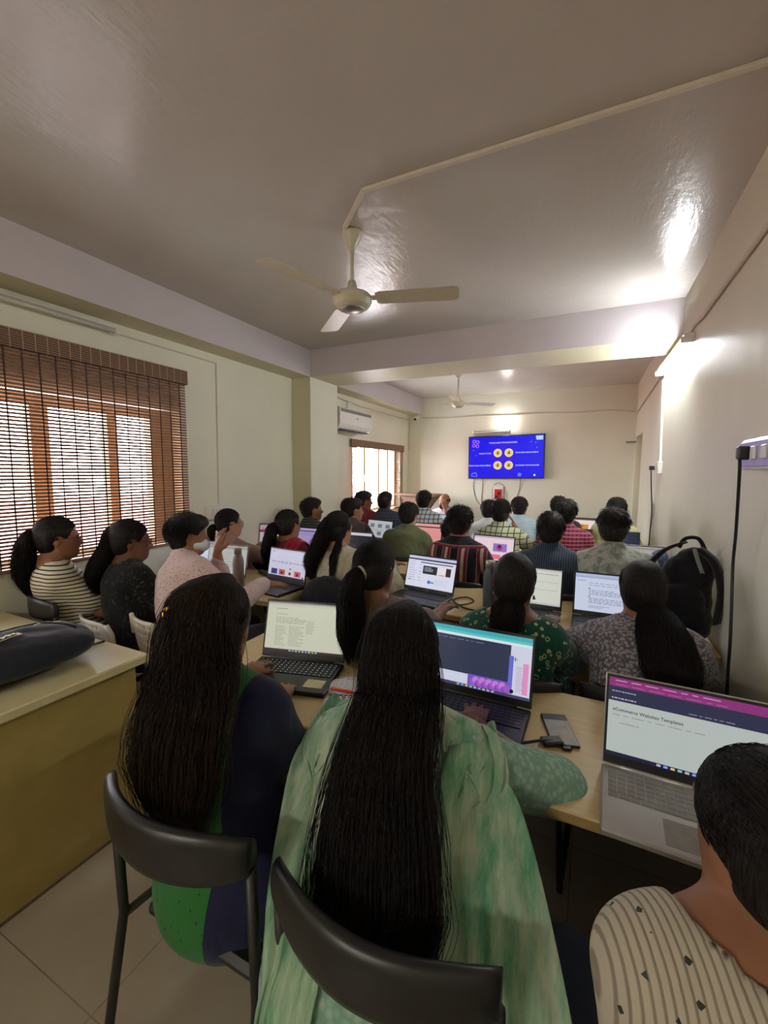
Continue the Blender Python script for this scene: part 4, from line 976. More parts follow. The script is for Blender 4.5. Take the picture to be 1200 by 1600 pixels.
        s.r(0, 0, 1, 1, lin(178, 180, 174)); bar(lin(150, 130, 136), None, .9, .06); s.lines(.1, .75, .7, 7, .085, .014, lin(130, 132, 130), 3); s.lines(.2, .86, .6, 1, .1, .02, lin(190, 110, 110), 6)
    return s
def laptop(label, x, y, rz_, kind, m='black', keys='keyd', tilt=12, w=.36, d=.24, sh=.235, z=TZ, sticker=False, backlit=False, brand=False):
    """x,y: middle of the hinge; screen faces local -Y"""
    r = thing('laptop', label, 'laptop', (x, y, z), math.radians(rz_), 'laptops open on the desks')
    o = B().box(-w/2, -d, 0, w/2, .0, .017, .004).go('base', M[m], r)
    b = B(); kx0, kx1, ky0, ky1 = -w*.46, w*.46, -d*.52, -d*.08; nr = 6
    for i in range(nr):
        y1 = ky1-(ky1-ky0)*i/nr; y0 = ky1-(ky1-ky0)*(i+1)/nr+.0022; n = 17 if i < 5 else 9; xs = np.linspace(kx0, kx1, n+1)
        if i == 5: xs = kx0+(kx1-kx0)*np.array([0, .07, .14, .2, .27, .6, .68, .76, .88, 1])
        for k in range(n): b.box(xs[k]+.001, y0, .0172, xs[k+1]-.001, y1, .0192)
    b.go('keyboard', M[keys], r)
    if backlit:
        b = B(); g = random.Random(4)
        for i in range(nr):
            yy = ky1-(ky1-ky0)*(i+.5)/nr
            for k in range(17): xx = kx0+(kx1-kx0)*(k+.5)/17; b.box(xx-.0009, yy-.0010, .0193, xx+.0011, yy+.0016, .0195)
        b.go('key_legends', M['keylight'], r)
    B().box(-w*.17, -d*.93, .0171, w*.13, -d*.60, .0176).go('touchpad', M[m if m == 'black' else 'keys'], r)
    if sticker: B().box(w*.24, -d*.86, .0172, w*.44, -d*.62, .0178).go('sticker', M['sticker'], r)
    if sticker == 2: pass
    T = Matrix.Translation((0, .002, .016)) @ Matrix.Rotation(math.radians(-tilt), 4, 'X')
    B().tube([(-w*.38, 0, .016), (w*.38, 0, .016)], .0065, 8).go('hinge', M['darkgrey' if m == 'black' else 'silver'], r, smooth=True)
    lid = B().box(-w/2, -.001, .002, w/2, .006, sh, .0025, T).go('lid', [M[m], M['black']], r)
    bz = B().box(-w/2+.003, -.0022, .005, w/2-.003, -.0008, sh-.003, 0, T).go('bezel', M['black'], lid)
    sw_, s0, s1 = w-.018, .026, sh-.010
    s = screen_scr(kind, sw_, s1-s0); s.go('screen', lid, T @ Matrix.Translation((-sw_/2, -.0024, s0)) @ Matrix.Rotation(PI/2, 4, 'X'))
    if brand:
        q = B(); q.tube([(.008*math.cos(a), -.0027, .0135+.008*math.sin(a)) for a in np.linspace(0, 2*PI, 17)], .0006, 4)
        q.v = [tuple(T @ Vector(v)) for v in q.v]; q.go('emblem', M['silver'], lid)
    return r
M['keylight'] = emit('keyboard_backlight', (.75, .82, 1), .7)
laptop('black laptop with backlit keys showing a cream text page, on the nearest desk', -1.03, 1.37, 14, 'doc', sticker=True, backlit=True, tilt=16)
laptop('black laptop before the woman in mint green, its screen dark navy under a teal bar', -.325, 1.40, -1, 'design', tilt=14, w=.375)
laptop('silver laptop on the near right with a magenta browser bar and template page', .25, 1.215, -2, 'shop', m='silver', keys='keys', tilt=14, sticker=False, w=.375)
laptop('dark laptop on the flask desk showing a row of picture cards', -1.865, 2.30, -6, 'cards')
laptop('dark laptop facing the woman with the ponytail and scrunchie, bright news-like page', -.905, 2.52, -9, 'news', tilt=17, brand=True)
laptop('dark laptop half hidden by the low-bun woman, page with faint drawn circles', -.29, 2.50, -2, 'sketch')
laptop('dark laptop before the grey-knit woman showing pale blue text', .125, 2.50, 1, 'text')
laptop('white laptop with a grey page beside the flask, behind the raised hand', -2.36, 2.24, 5, 'grey', m='silver', keys='keys')
laptop('laptop with a pale screen between the black-clad woman and the pink-shirted student', -2.72, 2.28, 4, 'text', m='silver', keys='keys')
laptop('black laptop by the left wall showing a page with a dark red band', -2.76, 3.26, 12, 'redpage', tilt=8, sh=.25)
laptop('laptop with a lilac page beside the woman in maroon', -2.37, 3.28, 0, 'lilac')
laptop('laptop showing a black code window before the woman in white', -1.90, 3.30, 0, 'code')
laptop('laptop with a grey picture-grid page left of the olive-shirted man', -2.08, 4.16, -14, 'grid')
laptop('laptop with a salmon-pink page at the right elbow of the olive-shirted man', -1.53, 4.16, -3, 'pink')
laptop('laptop with a rose page and purple picture right of the striped-shirt man', -.72, 3.60, -6, 'rose')
laptop('small bluish screen laptop in front of the bearded speaker', -1.66, 5.12, -20, 'text')
laptop('laptop with an orange picture far ahead near the back wall', -.10, 5.55, -6, 'orange')
laptop('dark navy screen laptop behind the plum-plaid man', -.12, 4.6, 0, 'navy', w=.33, sh=.215)
laptop('narrow strip of white laptop screen beside the big dark head, near back wall', .27, 5.55, 0, 'white')
laptop('dark laptop by the right wall before the lime-shirted man', .30, 4.66, 0, 'navy', w=.31, sh=.205)
laptop('laptop with a grey page beside the right wall, in front of the grey-patterned shirt', .34, 3.62, 1, 'grey')

# ------------------------------------------------------------------ things on the desks
def bottle(label, x, y, prof, m, capm, capz, rr):
    r = thing('bottle', label, 'bottle', (x, y, TZ)); B().lathe(prof, 28).go('bottle_body', M[m], r, smooth=True)
    B().lathe([(rr, capz), (rr, capz+.035), (rr*.9, capz+.04), (.001, capz+.04)], 24).go('lid', M[capm], r, smooth=True); return r
bottle('tall taupe insulated flask standing beside the picture-card laptop', -2.13, 2.14, [(.034, 0), (.037, .006), (.037, .17), (.033, .195), (.025, .215), (.025, .222)], 'flask', 'flask', .222, .0255)
bottle('slate grey steel bottle with a silver lid left of the low-bun woman', -.50, 2.47, [(.036, 0), (.039, .006), (.039, .19), (.034, .21), (.027, .225), (.027, .232)], 'flaskd', 'steel', .232, .0285)
r = thing('smartphone', 'black smartphone lying face up with a grey reflection painted on its glossy screen', 'phone', (-.05, 1.345, TZ), math.radians(17))
B().box(-.039, -.082, 0, .039, .082, .009, .003).go('phone_body', M['black'], r); B().box(-.0365, -.079, .0091, .0365, .079, .0096, 0).go('screen', plain('painted_reflection_phone_glass', lin(168, 170, 172), .12, .6), r)  # reflection on the glass is painted in as the screen's pale grey
B().box(-.0365, .045, .0097, .0365, .079, .00985, 0).go('status_area', M['darkgrey'], r); B().box(-.012, -.096, .001, .012, -.08, .008, .002).go('plug', M['black'], r)
z = TZ+.006
cable('black charging cable curling from the phone around the near desk', sm([(-.15, 1.22, z), (-.09, 1.25, z+.01), (-.045, 1.29, z+.004)]), .0042)
cable('black lead looping beside the phone towards the desk edge', sm([(-.20, 1.22, z), (-.11, 1.20, z), (-.06, 1.17, z), (-.045, 1.11, z), (-.07, 1.06, z)]), .0042)
tag(B().box(-.03, -.018, 0, .03, .018, .016, .004).go('cable_adapter', M['black'], None, (-.065, 1.268, TZ+.001), (0, 0, .5)), 'small black adapter block on the cables below the phone', 'adapter')
cable('black cable coiled on the second-row desk beside the slate bottle', sm([(-.75, 2.43, z), (-.66, 2.40, z), (-.60, 2.50, z), (-.66, 2.56, z+.003), (-.72, 2.48, z), (-.62, 2.36, z), (-.52, 2.34, z)]), .0045)
r = thing('notebook', 'open notebook with handwriting between the doc laptop and mint-green woman', 'notebook', (-.70, 1.24, TZ), math.radians(22))
for s, rr in ((1, 0), (-1, .0)):
    P = np.zeros((10, 2, 3))
    for i in range(10):
        u = i/9
        for j in range(2): P[i, j] = (-.105+.21*j, s*(.001+u*.145), .004+.012*math.sin(PI*min(u*1.1, 1))*(.6+.4*(s > 0)))
    b = B(); b.grid(P if s > 0 else P[:, ::-1]); o = b.go('page', M['paper'], r, smooth=True); solid(o, .006, -1)
    b = B(); g = random.Random(3+s)
    for k in range(9):
        yy = s*(.02+.012*k); xx = -.09
        while xx < .07: ww = g.uniform(.008, .02); b.box(xx, yy, .0185+(.0 if s > 0 else -.003), xx+ww, yy+.0007, .0188); xx += ww+.006
    b.go('handwriting', M['ink'], r)
tag(B().tube([(-.05, 0, 0), (.02, 0, 0), (.045, 0, 0)], [.006, .006, .004], 10).go('marker_pen', M['orange'], None, (-.735, 1.215, TZ+.028), (0, 0, .1), smooth=True), 'bright orange marker lying on the open notebook', 'pen')

# ------------------------------------------------------------------ bags
def bag_mesh(prims, h, seed, amp=.008, fr=22):
    vt, fc = sdf_mesh(prims, h); nr = vnorm(vt, fc); return vt+nr*(amp*wob(vt, seed, fr)+amp*.6*wob(vt, seed+1, fr*2.3))[:, None], fc
r = thing('backpack', 'black backpack lying flat on the near left counter desk', 'bag', (-1.97, .82, TZ), math.radians(78))
vt, fc = bag_mesh([ell((-.04, 0, .08), (.25, .20, .075)), ell((.1, .02, .08), (.15, .18, .06), rz(.2)), ell((-.18, -.02, .07), (.15, .17, .06)), ell((.0, -.03, .115), (.16, .12, .05)), ell((.13, -.08, .09), (.10, .09, .05), k=.01), ell((-.08, .07, .10), (.13, .08, .055), k=.01)], .009, 3, .010, 26)
vt[:, 2] = np.maximum(vt[:, 2], .002); link('bag_body', mkmesh('bag_body', vt, fc, M['navyc']), r)
def on_surf(pts, prims_v=vt):
    o = []
    for x, y in pts:
        d = (prims_v[:, 0]-x)**2+(prims_v[:, 1]-y)**2; k = np.argsort(d)[:10]; o.append((x, y, prims_v[k, 2].max()+.001))
    return o
def ribbon(pts, wd, dirv):
    P = np.array([[np.array(p)-np.array(dirv)*wd/2, np.array(p)+np.array(dirv)*wd/2] for p in pts]); b = B(); b.grid(P); return b
o = ribbon(on_surf([(.06+.012*k, .02+.009*k) for k in range(12)]), .006, (-.6, .8, 0)).go('piping', M['sticker'], r); solid(o, .002)
o = ribbon(on_surf([(-.12+.011*k, -.10+.004*k) for k in range(12)]), .028, (-.3, .95, 0)).go('logo_patch', M['sticker'], r); solid(o, .003)
o = ribbon([(a, b_, c+.004) for a, b_, c in on_surf([(-.112+.011*k, -.098+.004*k) for k in range(10)])], .020, (-.3, .95, 0)).go('logo_ground', M['black'], r); solid(o, .002)
b = B()
for k, (a, b_, c) in enumerate(on_surf([(-.10+.02*k, -.095+.0073*k) for k in range(5)])): b.box(a-.006, b_-.006, c+.006, a+.004, b_+.006, c+.008)
b.go('logo_letters', M['sticker'], r)
B().tube(on_surf([(-.2+.03*k, .11-.004*k*k*.2) for k in range(14)]), .004, 6).go('zipper', M['black'], r, smooth=True)
B().tube([(.2, .04, .012), (.26, .05, .01), (.315, .06, .008)], .006, 6).go('strap', M['black'], r, smooth=True)
r = thing('backpack', 'tall black backpack leaning on the right wall on the second-row desk', 'bag', (.43, 2.42, TZ), math.radians(-4))
vt, fc = bag_mesh([ell((0, .02, .17), (.115, .09, .19), k=.02), ell((0, -.02, .10), (.12, .11, .11), k=.015), ell((.01, .0, .30), (.10, .075, .12), k=.02), ell((-.01, -.075, .19), (.085, .05, .09), k=.01), ell((-.02, -.09, .07), (.09, .055, .07), k=.01), ell((.03, .0, .39), (.06, .05, .05), k=.02)], .0085, 8, .011, 30); vt[:, 2] = np.maximum(vt[:, 2], .002)
link('bag_body', mkmesh('bag_body', vt, fc, M['blackc']), r)
for pts, wd in (([(-.02, -.02, .46), (-.1, -.06, .42), (-.17, -.11, .33), (-.21, -.14, .25), (-.16, -.12, .12)], .045), ([(.04, -.03, .44), (.10, -.06, .38), (.125, -.10, .26), (.11, -.12, .12)], .04)):
    q = sm(pts, 6); o = ribbon(q, wd, (.75, .6, .2)).go('shoulder_strap', M['blackc'], r, smooth=True); solid(o, .012)
B().tube(sm([(-.03, .03, .43), (-.01, .02, .475), (.04, .02, .48), (.07, .03, .43)]), .009, 8).go('carry_handle', M['blackc'], r, smooth=True)
o = ribbon(sm([(.02, -.06, .44), (.03, -.09, .40), (.05, -.11, .34)]), .02, (.8, .5, 0)).go('strap_trim', M['grey'], r, smooth=True); solid(o, .003)
r = thing('backpack', 'small blue bag against the right wall beside the grey-patterned shirt', 'bag', (.46, 3.48, TZ)); vt, fc = bag_mesh([ell((0, 0, .11), (.07, .07, .12)), ell((0, 0, .19), (.05, .05, .06))], .01, 5, .008); vt[:, 2] = np.maximum(vt[:, 2], .002)
link('bag_body', mkmesh('bag_body', vt, fc, mottled('blue_denim_fabric', lin(40, 50, 76), lin(110, 124, 160), 30).m), r)
r = thing('backpack', 'dark wine-coloured bag standing on the floor below the backpack desk', 'bag', (.42, 1.98, 0)); vt, fc = bag_mesh([ell((0, 0, .24), (.11, .1, .25)), ell((0, 0, .45), (.09, .08, .1))], .014, 6, .01); vt[:, 2] = np.maximum(vt[:, 2], .002)
link('bag_body', mkmesh('bag_body', vt, fc, cloth('wine_nylon', lin(84, 50, 60)).m), r)

# ------------------------------------------------------------------ clothes
M['trs'] = cloth('dark_trousers_cloth', lin(40, 40, 48)).m; M['jeans'] = cloth('blue_denim', lin(58, 66, 88)).m
M['c_mint'] = mottled('mint_quilted_kurta', lin(170, 200, 180), lin(120, 166, 142), 40).m
_t = NT('mint_quilted_kurta_weave', .85, .15); _t.col(_t.ramp(_t.vor(62), [(0, lin(172, 198, 180)), (.35, lin(156, 188, 168)), (.6, lin(132, 168, 150))])); _t.bump(_t.vor(62), .6, .004); _t.bump(_t.noise(9, 3), .5, .02); M['c_mint'] = _t.m
_t = mottled('green_white_tie_dye_dupatta', lin(190, 204, 178), lin(92, 156, 120), 5, .38, .62, (3.2, 1, .5)); _t.bump(_t.noise(5, 3, (9, 2, .4)), .5, .01); M['c_dup'] = _t.m
_t = cloth('green_navy_kurta', lin(36, 92, 46)); _x = _t.n('ShaderNodeSeparateXYZ'); _t.l(_t.tc.outputs['Object'], _x.inputs[0])
_g = _t.ramp(_t.vor(48), [(0, lin(22, 62, 32)), (.16, lin(44, 104, 50))], True)
_t.col(_t.mix(_t.math('GREATER_THAN', _t.math('ADD', _x.outputs[0], _t.math('MULTIPLY', _x.outputs[2], -.03)), .025), _g, lin(26, 29, 58))); M['c_green'] = _t.m
# cream knit with tiny dark chevrons and ribbed lines
_t = cloth('cream_chevron_knit', lin(186, 176, 158)); _r = _t.ramp(_t.wave(32, 'X', .5), [(.7, (0, 0, 0)), (.95, (1, 1, 1))]); _v = _t.n('ShaderNodeTexVoronoi', feature='F1', distance='MANHATTAN'); _t.l(_t.co((1, .8, 1)), _v.inputs['Vector']); _v.inputs['Scale'].default_value = 44; _v.inputs['Randomness'].default_value = .35
_t.col(_t.mix(_t.ramp(_v.outputs[0], [(0, (1, 1, 1)), (.24, (0, 0, 0))], True), _t.mix(_r, lin(190, 180, 162), lin(140, 130, 114)), lin(52, 56, 52))); _t.bump(_r, .5, .004); M['c_cream'] = _t.m
M['c_stripe'] = stripes('white_tee_black_stripes', lin(216, 208, 184), lin(28, 26, 26), 15.5, 'Z', .78, .25)
_t = mottled('black_floral_kurta', lin(18, 18, 20), lin(86, 82, 78), 55, .56, .64); M['c_blkf'] = _t.m
M['c_pink'] = dots('pale_pink_ditsy_shirt', lin(214, 190, 186), lin(120, 84, 84), 75, .22)
M['c_rosy'] = cloth('rosy_beige_top', lin(160, 130, 122)).m
M['c_choc'] = cloth('grey_brown_top', lin(112, 98, 96)).m
_t = dots('green_floral_kurta', lin(26, 78, 66), lin(176, 190, 140), 34, .34, .22); M['c_grnf'] = _t
_t = cloth('grey_chunky_knit', lin(128, 124, 130)); _t.col(_t.ramp(_t.vor(85), [(0, lin(196, 190, 196)), (.4, lin(158, 152, 160)), (.65, lin(104, 100, 110))])); _t.bump(_t.vor(85), .9, .006); M['c_knit'] = _t.m
M['c_white'] = mottled('off_white_embroidered_kurta', lin(206, 200, 178), lin(186, 180, 156), 30).m
M['c_maroon'] = cloth('wine_red_kurta', lin(88, 22, 32)).m; M['c_red'] = cloth('crimson_dupatta', lin(146, 24, 40)).m
M['c_chk'] = plaid('dark_green_fine_check', lin(96, 96, 84), lin(30, 32, 34), 14, .6)
M['c_brn'] = cloth('dark_brown_shirt', lin(66, 56, 54)).m
M['c_mar'] = cloth('plain_maroon_shirt', lin(100, 36, 46)).m
M['c_navyc'] = plaid('dark_navy_check_shirt', lin(42, 46, 62), lin(70, 70, 90), 9, .85)
M['c_olive'] = cloth('olive_green_shirt', lin(96, 102, 74), wr=.8).m
M['c_wplaid'] = plaid('white_black_window_check', lin(200, 204, 208), lin(34, 38, 48), 6.5, .93)
M['c_spk'] = cloth('pale_grey_striped_shirt', lin(176, 176, 178)).m
_t = cloth('maroon_black_striped_tee', lin(96, 34, 50)); _x = _t.n('ShaderNodeSeparateXYZ'); _t.l(_t.tc.outputs['Object'], _x.inputs[0])
_w = _t.wave(2.6, 'X', .3); _z = _t.wave(2.4, 'Z', .3)
def _st(f): return _t.ramp(f, [(0, lin(24, 22, 30)), (.42, lin(190, 170, 160)), (.48, lin(110, 34, 52)), (.93, lin(190, 170, 160))], True)
_t.col(_t.mix(_t.math('GREATER_THAN', _x.outputs[2], 1.0), _st(_w), _st(_z))); M['c_mstr'] = _t.m
M['c_yel'] = plaid('pale_yellow_green_check', lin(196, 200, 164), lin(70, 78, 66), 6.2, .93)
M['c_wht2'] = cloth('white_shirt', lin(204, 206, 206)).m; M['c_blue'] = cloth('pale_blue_tee', lin(184, 208, 220)).m
M['c_navy'] = stripes('dark_navy_pinstripe_shirt', lin(44, 54, 72), lin(84, 98, 118), 22, 'X', .86, .1)
M['c_plum'] = plaid('plum_red_check_shirt', lin(120, 44, 64), lin(60, 24, 40), 10, .8, lin(170, 100, 116))
M['c_dark'] = cloth('dark_jacket', lin(50, 44, 48)).m
M['c_grey'] = mottled('grey_mottled_shirt', lin(178, 182, 172), lin(132, 138, 130), 22, .44, .56).m
M['c_lime'] = cloth('pale_lime_shirt', lin(186, 188, 140)).m; M['c_indigo'] = cloth('indigo_shirt', lin(50, 56, 90)).m

# ------------------------------------------------------------------ the three people nearest the camera
I = person('woman in a mint green kurta and tie-dye dupatta with very long black hair', (-.345, .70), (-.415, 1.005, 1.172), 8, (4, -8), sw=.185, nkl=-.03, W=1.08, skin='skind', shirt='c_mint', sleeve='elbow', loose=.03,
    hr=(-.285, 1.26, .80), hl=(-.50, 1.27, .80), pants='c_dup', res=.0095, neck=.07, skirt=True, elbow=(1.6, .2), fold=.006, cloth_name='kurta',
    hair=('long', dict(n=1500, r=.0007, tails=[dict(pts=[(0, .02, .118), (0, -.075, .085), (0, -.105, 0), (0, -.115, -.09), (.0, -.165, -.22), (.015, -.205, -.34), (.035, -.20, -.46), (.045, -.18, -.53), (.05, -.16, -.57)],
        a=[.02, .072, .086, .088, .092, .102, .100, .075, .03], b=[.015, .035, .05, .056, .046, .040, .036, .028, .012], n=2600, wave=.010, m=30, r=.00075, spread=1.6)])))
for nm, s in (('dupatta', -1), ('dupatta', 1)):
    nb, P0 = I['nb'], I['P0']; x0 = s*(.125 if s > 0 else .12); k = 1.25 if s > 0 else .82
    path = [(nb[0]+x0*.8, nb[1]+.12, .66, .06), (nb[0]+x0*.95, nb[1]+.07, .84, .08), (nb[0]+x0*1.05, nb[1]+.03, nb[2]+.01, .095), (nb[0]+x0*1.3, nb[1]-.07, nb[2]-.05, .10), (nb[0]+s*.17*k, nb[1]-.16, .80, .095),
            (P0[0]+s*(.195 if s > 0 else .15)*k, P0[1]-.11, .68, .08*k), (P0[0]+s*(.225 if s > 0 else .14)*k, P0[1]-.14, .5, .085*k), (P0[0]+s*(.235 if s > 0 else .13)*k, P0[1]-.16, .28, .09*k), (P0[0]+s*(.24 if s > 0 else .13)*k, P0[1]-.165, .12, .09*k)]
    sheet(I, nm, path, .1, M['c_dup'], folds=4, amp=.008, nu=70, nv=36)
metal_chair('black metal chair holding the woman in mint green', (-.285, .80), 0, .40, .79)

I = person('woman in a green and navy kurta with a gold hair clip, typing', (-.80, .80), (-.875, .815, 1.235), 8, (6, -10), sw=.165, W=1.0, skin='skin', shirt='c_green', sleeve='cap', loose=.014, poler=(.9, -.6, -1),
    hr=(-.915, 1.115, .795), hl=(-1.11, 1.20, .80), pants='trs', res=.0095, skirt=True, cloth_name='kurta', elbow=(1.5, 0), fold=.005,
    hair=('long', dict(n=1300, r=.0007, tails=[dict(pts=[(0, .02, .118), (0, -.075, .085), (0, -.105, 0), (.01, -.12, -.09), (.015, -.155, -.2), (.01, -.165, -.30), (.01, -.15, -.38), (.015, -.13, -.44)],
        a=[.02, .076, .092, .092, .095, .09, .062, .025], b=[.015, .035, .048, .05, .04, .034, .026, .01], n=2200, wave=.014, m=26, r=.00075, spread=2.2)])), hairm='hairb')
b = B(); hx = I['hx']
for k in range(9): a = k*.7; c = hx((-.062+.014*math.cos(a), -.118-.004*(k % 3), .045+.011*math.sin(a))); b.tube([c, c+V(.006*math.cos(a*2), -.008, .006*math.sin(a*3))], [.004, .002], 6)
b.go('hair_clip', M['gold'], I['root'], smooth=True)
w_ = I['arms'][0]; wp = w_[3]-(unit(w_[3]-w_[2]))*.02; d_ = unit(w_[3]-w_[2]); u_ = unit(np.cross(d_, V(0, 0, 1))); v_ = np.cross(d_, u_)
B().tube([wp+.031*(u_*math.cos(a)+v_*math.sin(a)) for a in np.linspace(0, 2*PI, 17)], .0018, 6).go('bracelet', M['blackm'], I['root'], smooth=True)
metal_chair('black metal chair holding the woman in green and navy', (-.765, .80), 0, .42, .80)

I = person('woman in a cream knit top with tiny dark chevrons leaning in at the near right', (.26, .50), (.235, .69, 1.165), 20, (10, -6), sw=.185, nkl=.05, W=1.02, skin='skin', shirt='c_cream', sleeve='short', loose=.016,
    poler=(-.15, -.1, -1), polel=(.1, -.1, -1), hr=(.33, .84, .64), hl=(.17, .84, .64), pants='jeans', res=.0085, neck=.055, elbow=(0, .25), fold=.004, cloth_name='top', hair=('pony', dict(n=2600, r=.0006, amp=.001, tie=(.15, -.9, -.45), tails=[dict(pts=[(.02, -.10, -.05), (.03, -.125, -.10), (.045, -.12, -.19), (.06, -.11, -.32)], a=[.03, .045, .045, .02], b=[.02, .034, .03, .012], n=700, r=.0007)])))
metal_chair('black metal chair holding the woman in the cream chevron knit', (.28, .50), 8, .42, .72)

# ------------------------------------------------------------------ left bank, by the big window
I = person('woman in a black and white striped tee with eyeglasses and a bushy ponytail, arms folded', (-2.60, 1.44), (-2.675, 1.335, 1.262), -22, (-14, 0), sw=.155, W=.98, skin='skin', shirt='c_stripe', sleeve='short', loose=.016, cloth_name='tee',
    hr=(-2.62, 1.66, .88), hl=(-2.42, 1.62, .88), pants='trs', res=.010, neck=.01, elbow=(.3, .3),
    hair=('pony', dict(n=1000, r=.0013, tie=(0, -.95, .1), tails=[dict(pts=[(0, -.085, .03), (0, -.13, .015), (0, -.155, -.05), (.0, -.165, -.13), (.0, -.155, -.21), (.0, -.14, -.28)], a=[.022, .04, .055, .055, .045, .015], b=[.02, .034, .045, .046, .036, .012], n=900, wave=.012, spread=1.8)])))
glasses(I)
metal_chair('black metal chair holding the striped-tee woman', (-2.60, 1.49), -18, .40, .80)
I = person('woman in a black floral kurta with long straight tied-back hair and eyeglasses', (-2.31, 1.55), (-2.385, 1.57, 1.235), -12, (-26, -4), sw=.16, W=1.02, skin='skind', shirt='c_blkf', sleeve='elbow', loose=.016, cloth_name='kurta',
    hr=(-2.18, 1.95, .80), hl=(-2.38, 1.95, .80), pants='trs', res=.010, skirt=True,
    hair=('pony', dict(n=1000, r=.0013, tie=(-.1, -.95, .25), tails=[dict(pts=[(-.01, -.075, .07), (-.02, -.105, .03), (-.025, -.12, -.05), (-.03, -.13, -.17), (-.03, -.14, -.30), (-.03, -.14, -.38), (-.03, -.135, -.43)], a=[.03, .06, .075, .08, .075, .05, .025], b=[.025, .04, .045, .045, .04, .03, .015], n=1200, wave=.004)])))
glasses(I)
shell_chair('white pierced plastic chair holding the woman in black floral', (-2.30, 1.56), -10, 'white', .76, .38)
I = person('student in a pale pink speckled shirt and face mask raising one hand', (-1.98, 1.63), (-2.08, 1.70, 1.27), -14, (-22, 0), sw=.185, W=1.1, sex='m', skin='skin', shirt='c_pink', sleeve='long', loose=.022, cloth_name='shirt',
    hr=(-1.66, 1.98, .86), hl=(-1.97, 1.84, 1.13), pants='trs', res=.0105, elbow=(.6, .2), fold=.007, polel=(-.3, .2, -1), hdl=(.25, .1, 1),
    hair=('short', dict(n=1600, vol=1.12, len=.05, amp=.004)), hairm='hair')
hx = I['hx']; vt_, fc_ = sdf_mesh([ell(hx((0, .068, -.062)), (.052, .045, .042), I['RH']), cap(hx((-.05, .03, -.06)), hx((.05, .03, -.06)), .022)], .008); link('face_mask', mkmesh('face_mask', vt_, fc_, M['mask']), I['root'])
shell_chair('cream pierced plastic chair holding the pink-shirted student', (-1.97, 1.64), -8, 'cream', .78, .40)
I = person('woman in a rosy beige top with a low ponytail, by the left wall', (-2.60, 2.70), (-2.70, 2.62, 1.205), -16, (-20, 0), sw=.155, skin='skinl', shirt='c_rosy', sleeve='long', loose=.016, cloth_name='top',
    hr=(-2.40, 3.02, .93), hl=(-2.62, 3.06, .86), res=.013, elbow=(.5, 0), hair=('pony', dict(n=300, r=.0015, tie=(0, -.9, -.3), tails=[dict(pts=[(0, -.10, -.03), (0, -.14, -.04), (0, -.15, -.09), (0, -.145, -.15)], a=[.02, .035, .035, .012], b=[.02, .03, .03, .01], n=120, r=.0013)])))
glasses(I)
I = person('woman in wine red with a crimson dupatta, dark ponytail, seated behind the picture-card laptop', (-2.08, 2.66), (-2.14, 2.70, 1.215), -4, (-12, -4), sw=.16, skin='skin', shirt='c_maroon', sleeve='elbow', loose=.014, cloth_name='kurta', skirt=True,
    res=.013, hair=('pony', dict(n=300, r=.0015, tie=(-.1, -.95, .0), tails=[dict(pts=[(-.02, -.10, .0), (-.03, -.135, -.03), (-.04, -.15, -.12), (-.05, -.165, -.22), (-.06, -.16, -.28)], a=[.025, .05, .055, .045, .015], b=[.02, .035, .04, .03, .01], n=260, r=.0013)])))
nb = I['nb']; sheet(I, 'dupatta', [(nb[0]+.09, nb[1]+.1, .80, .05), (nb[0]+.11, nb[1]+.0, nb[2]+.02, .055), (nb[0]+.11, nb[1]-.12, nb[2]-.1, .07), (nb[0]+.11, nb[1]-.17, .72, .075), (nb[0]+.11, nb[1]-.16, .55, .07)], .1, M['c_red'], folds=3, nu=34, nv=16)
I = person('woman in an off-white kurta with loose curly black hair, on the black padded chair', (-1.51, 2.50), (-1.525, 2.47, 1.25), -6, (-10, -6), sw=.18, W=1.22, skin='skinl', shirt='c_white', sleeve='long', loose=.022, cloth_name='kurta', skirt=True,
    hr=(-1.25, 2.85, .86), res=.0115, elbow=(.6, 0), fold=.008, hair=('long', dict(n=700, r=.0011, tails=[
        dict(pts=[(-.01, -.08, .06), (-.02, -.12, -.03), (-.035, -.145, -.12), (-.06, -.165, -.22), (-.07, -.16, -.31)], a=[.05, .055, .05, .045, .015], b=[.03, .04, .04, .035, .012], n=700, r=.001, wave=.022, spread=2.5),
        dict(pts=[(.06, -.05, -.03), (.085, -.08, -.10), (.10, -.12, -.18), (.11, -.13, -.26)], a=[.015, .018, .018, .008], b=[.015, .018, .016, .008], n=260, r=.001, wave=.02, spread=2)])))
padded_chair('black padded office chair holding the woman in off-white', (-1.44, 2.46), -4, .86)
# ------------------------------------------------------------------ second row, right
I = person('woman with a ponytail tied by a pale scrunchie, behind the bright news-page laptop', (-.79, 1.72), (-.815, 1.62, 1.225), 4, (-14, -6), sw=.155, skin='skind', shirt='c_choc', sleeve='short', loose=.014, cloth_name='top',
    hr=(-.655, 2.30, .80), hl=(-.98, 2.26, .80), res=.0105, hair=('pony', dict(n=900, r=.0013, tie=(0, -.95, -.12), tails=[dict(pts=[(0, -.10, -.01), (0, -.135, -.025), (-.005, -.155, -.09), (.01, -.165, -.18), (.015, -.165, -.27), (.02, -.15, -.33)], a=[.02, .036, .05, .055, .05, .03], b=[.02, .034, .045, .045, .04, .02], n=1000, r=.0009, wave=.005)])))
hx = I['hx']; B().tube([hx((.030*math.cos(a), -.118-.006*math.sin(a*2), -.012+.028*math.sin(a))) for a in np.linspace(0, 2*PI, 17)], .008, 8).go('scrunchie', plain('beige_scrunchie', lin(176, 164, 152), .8), I['root'], smooth=True)
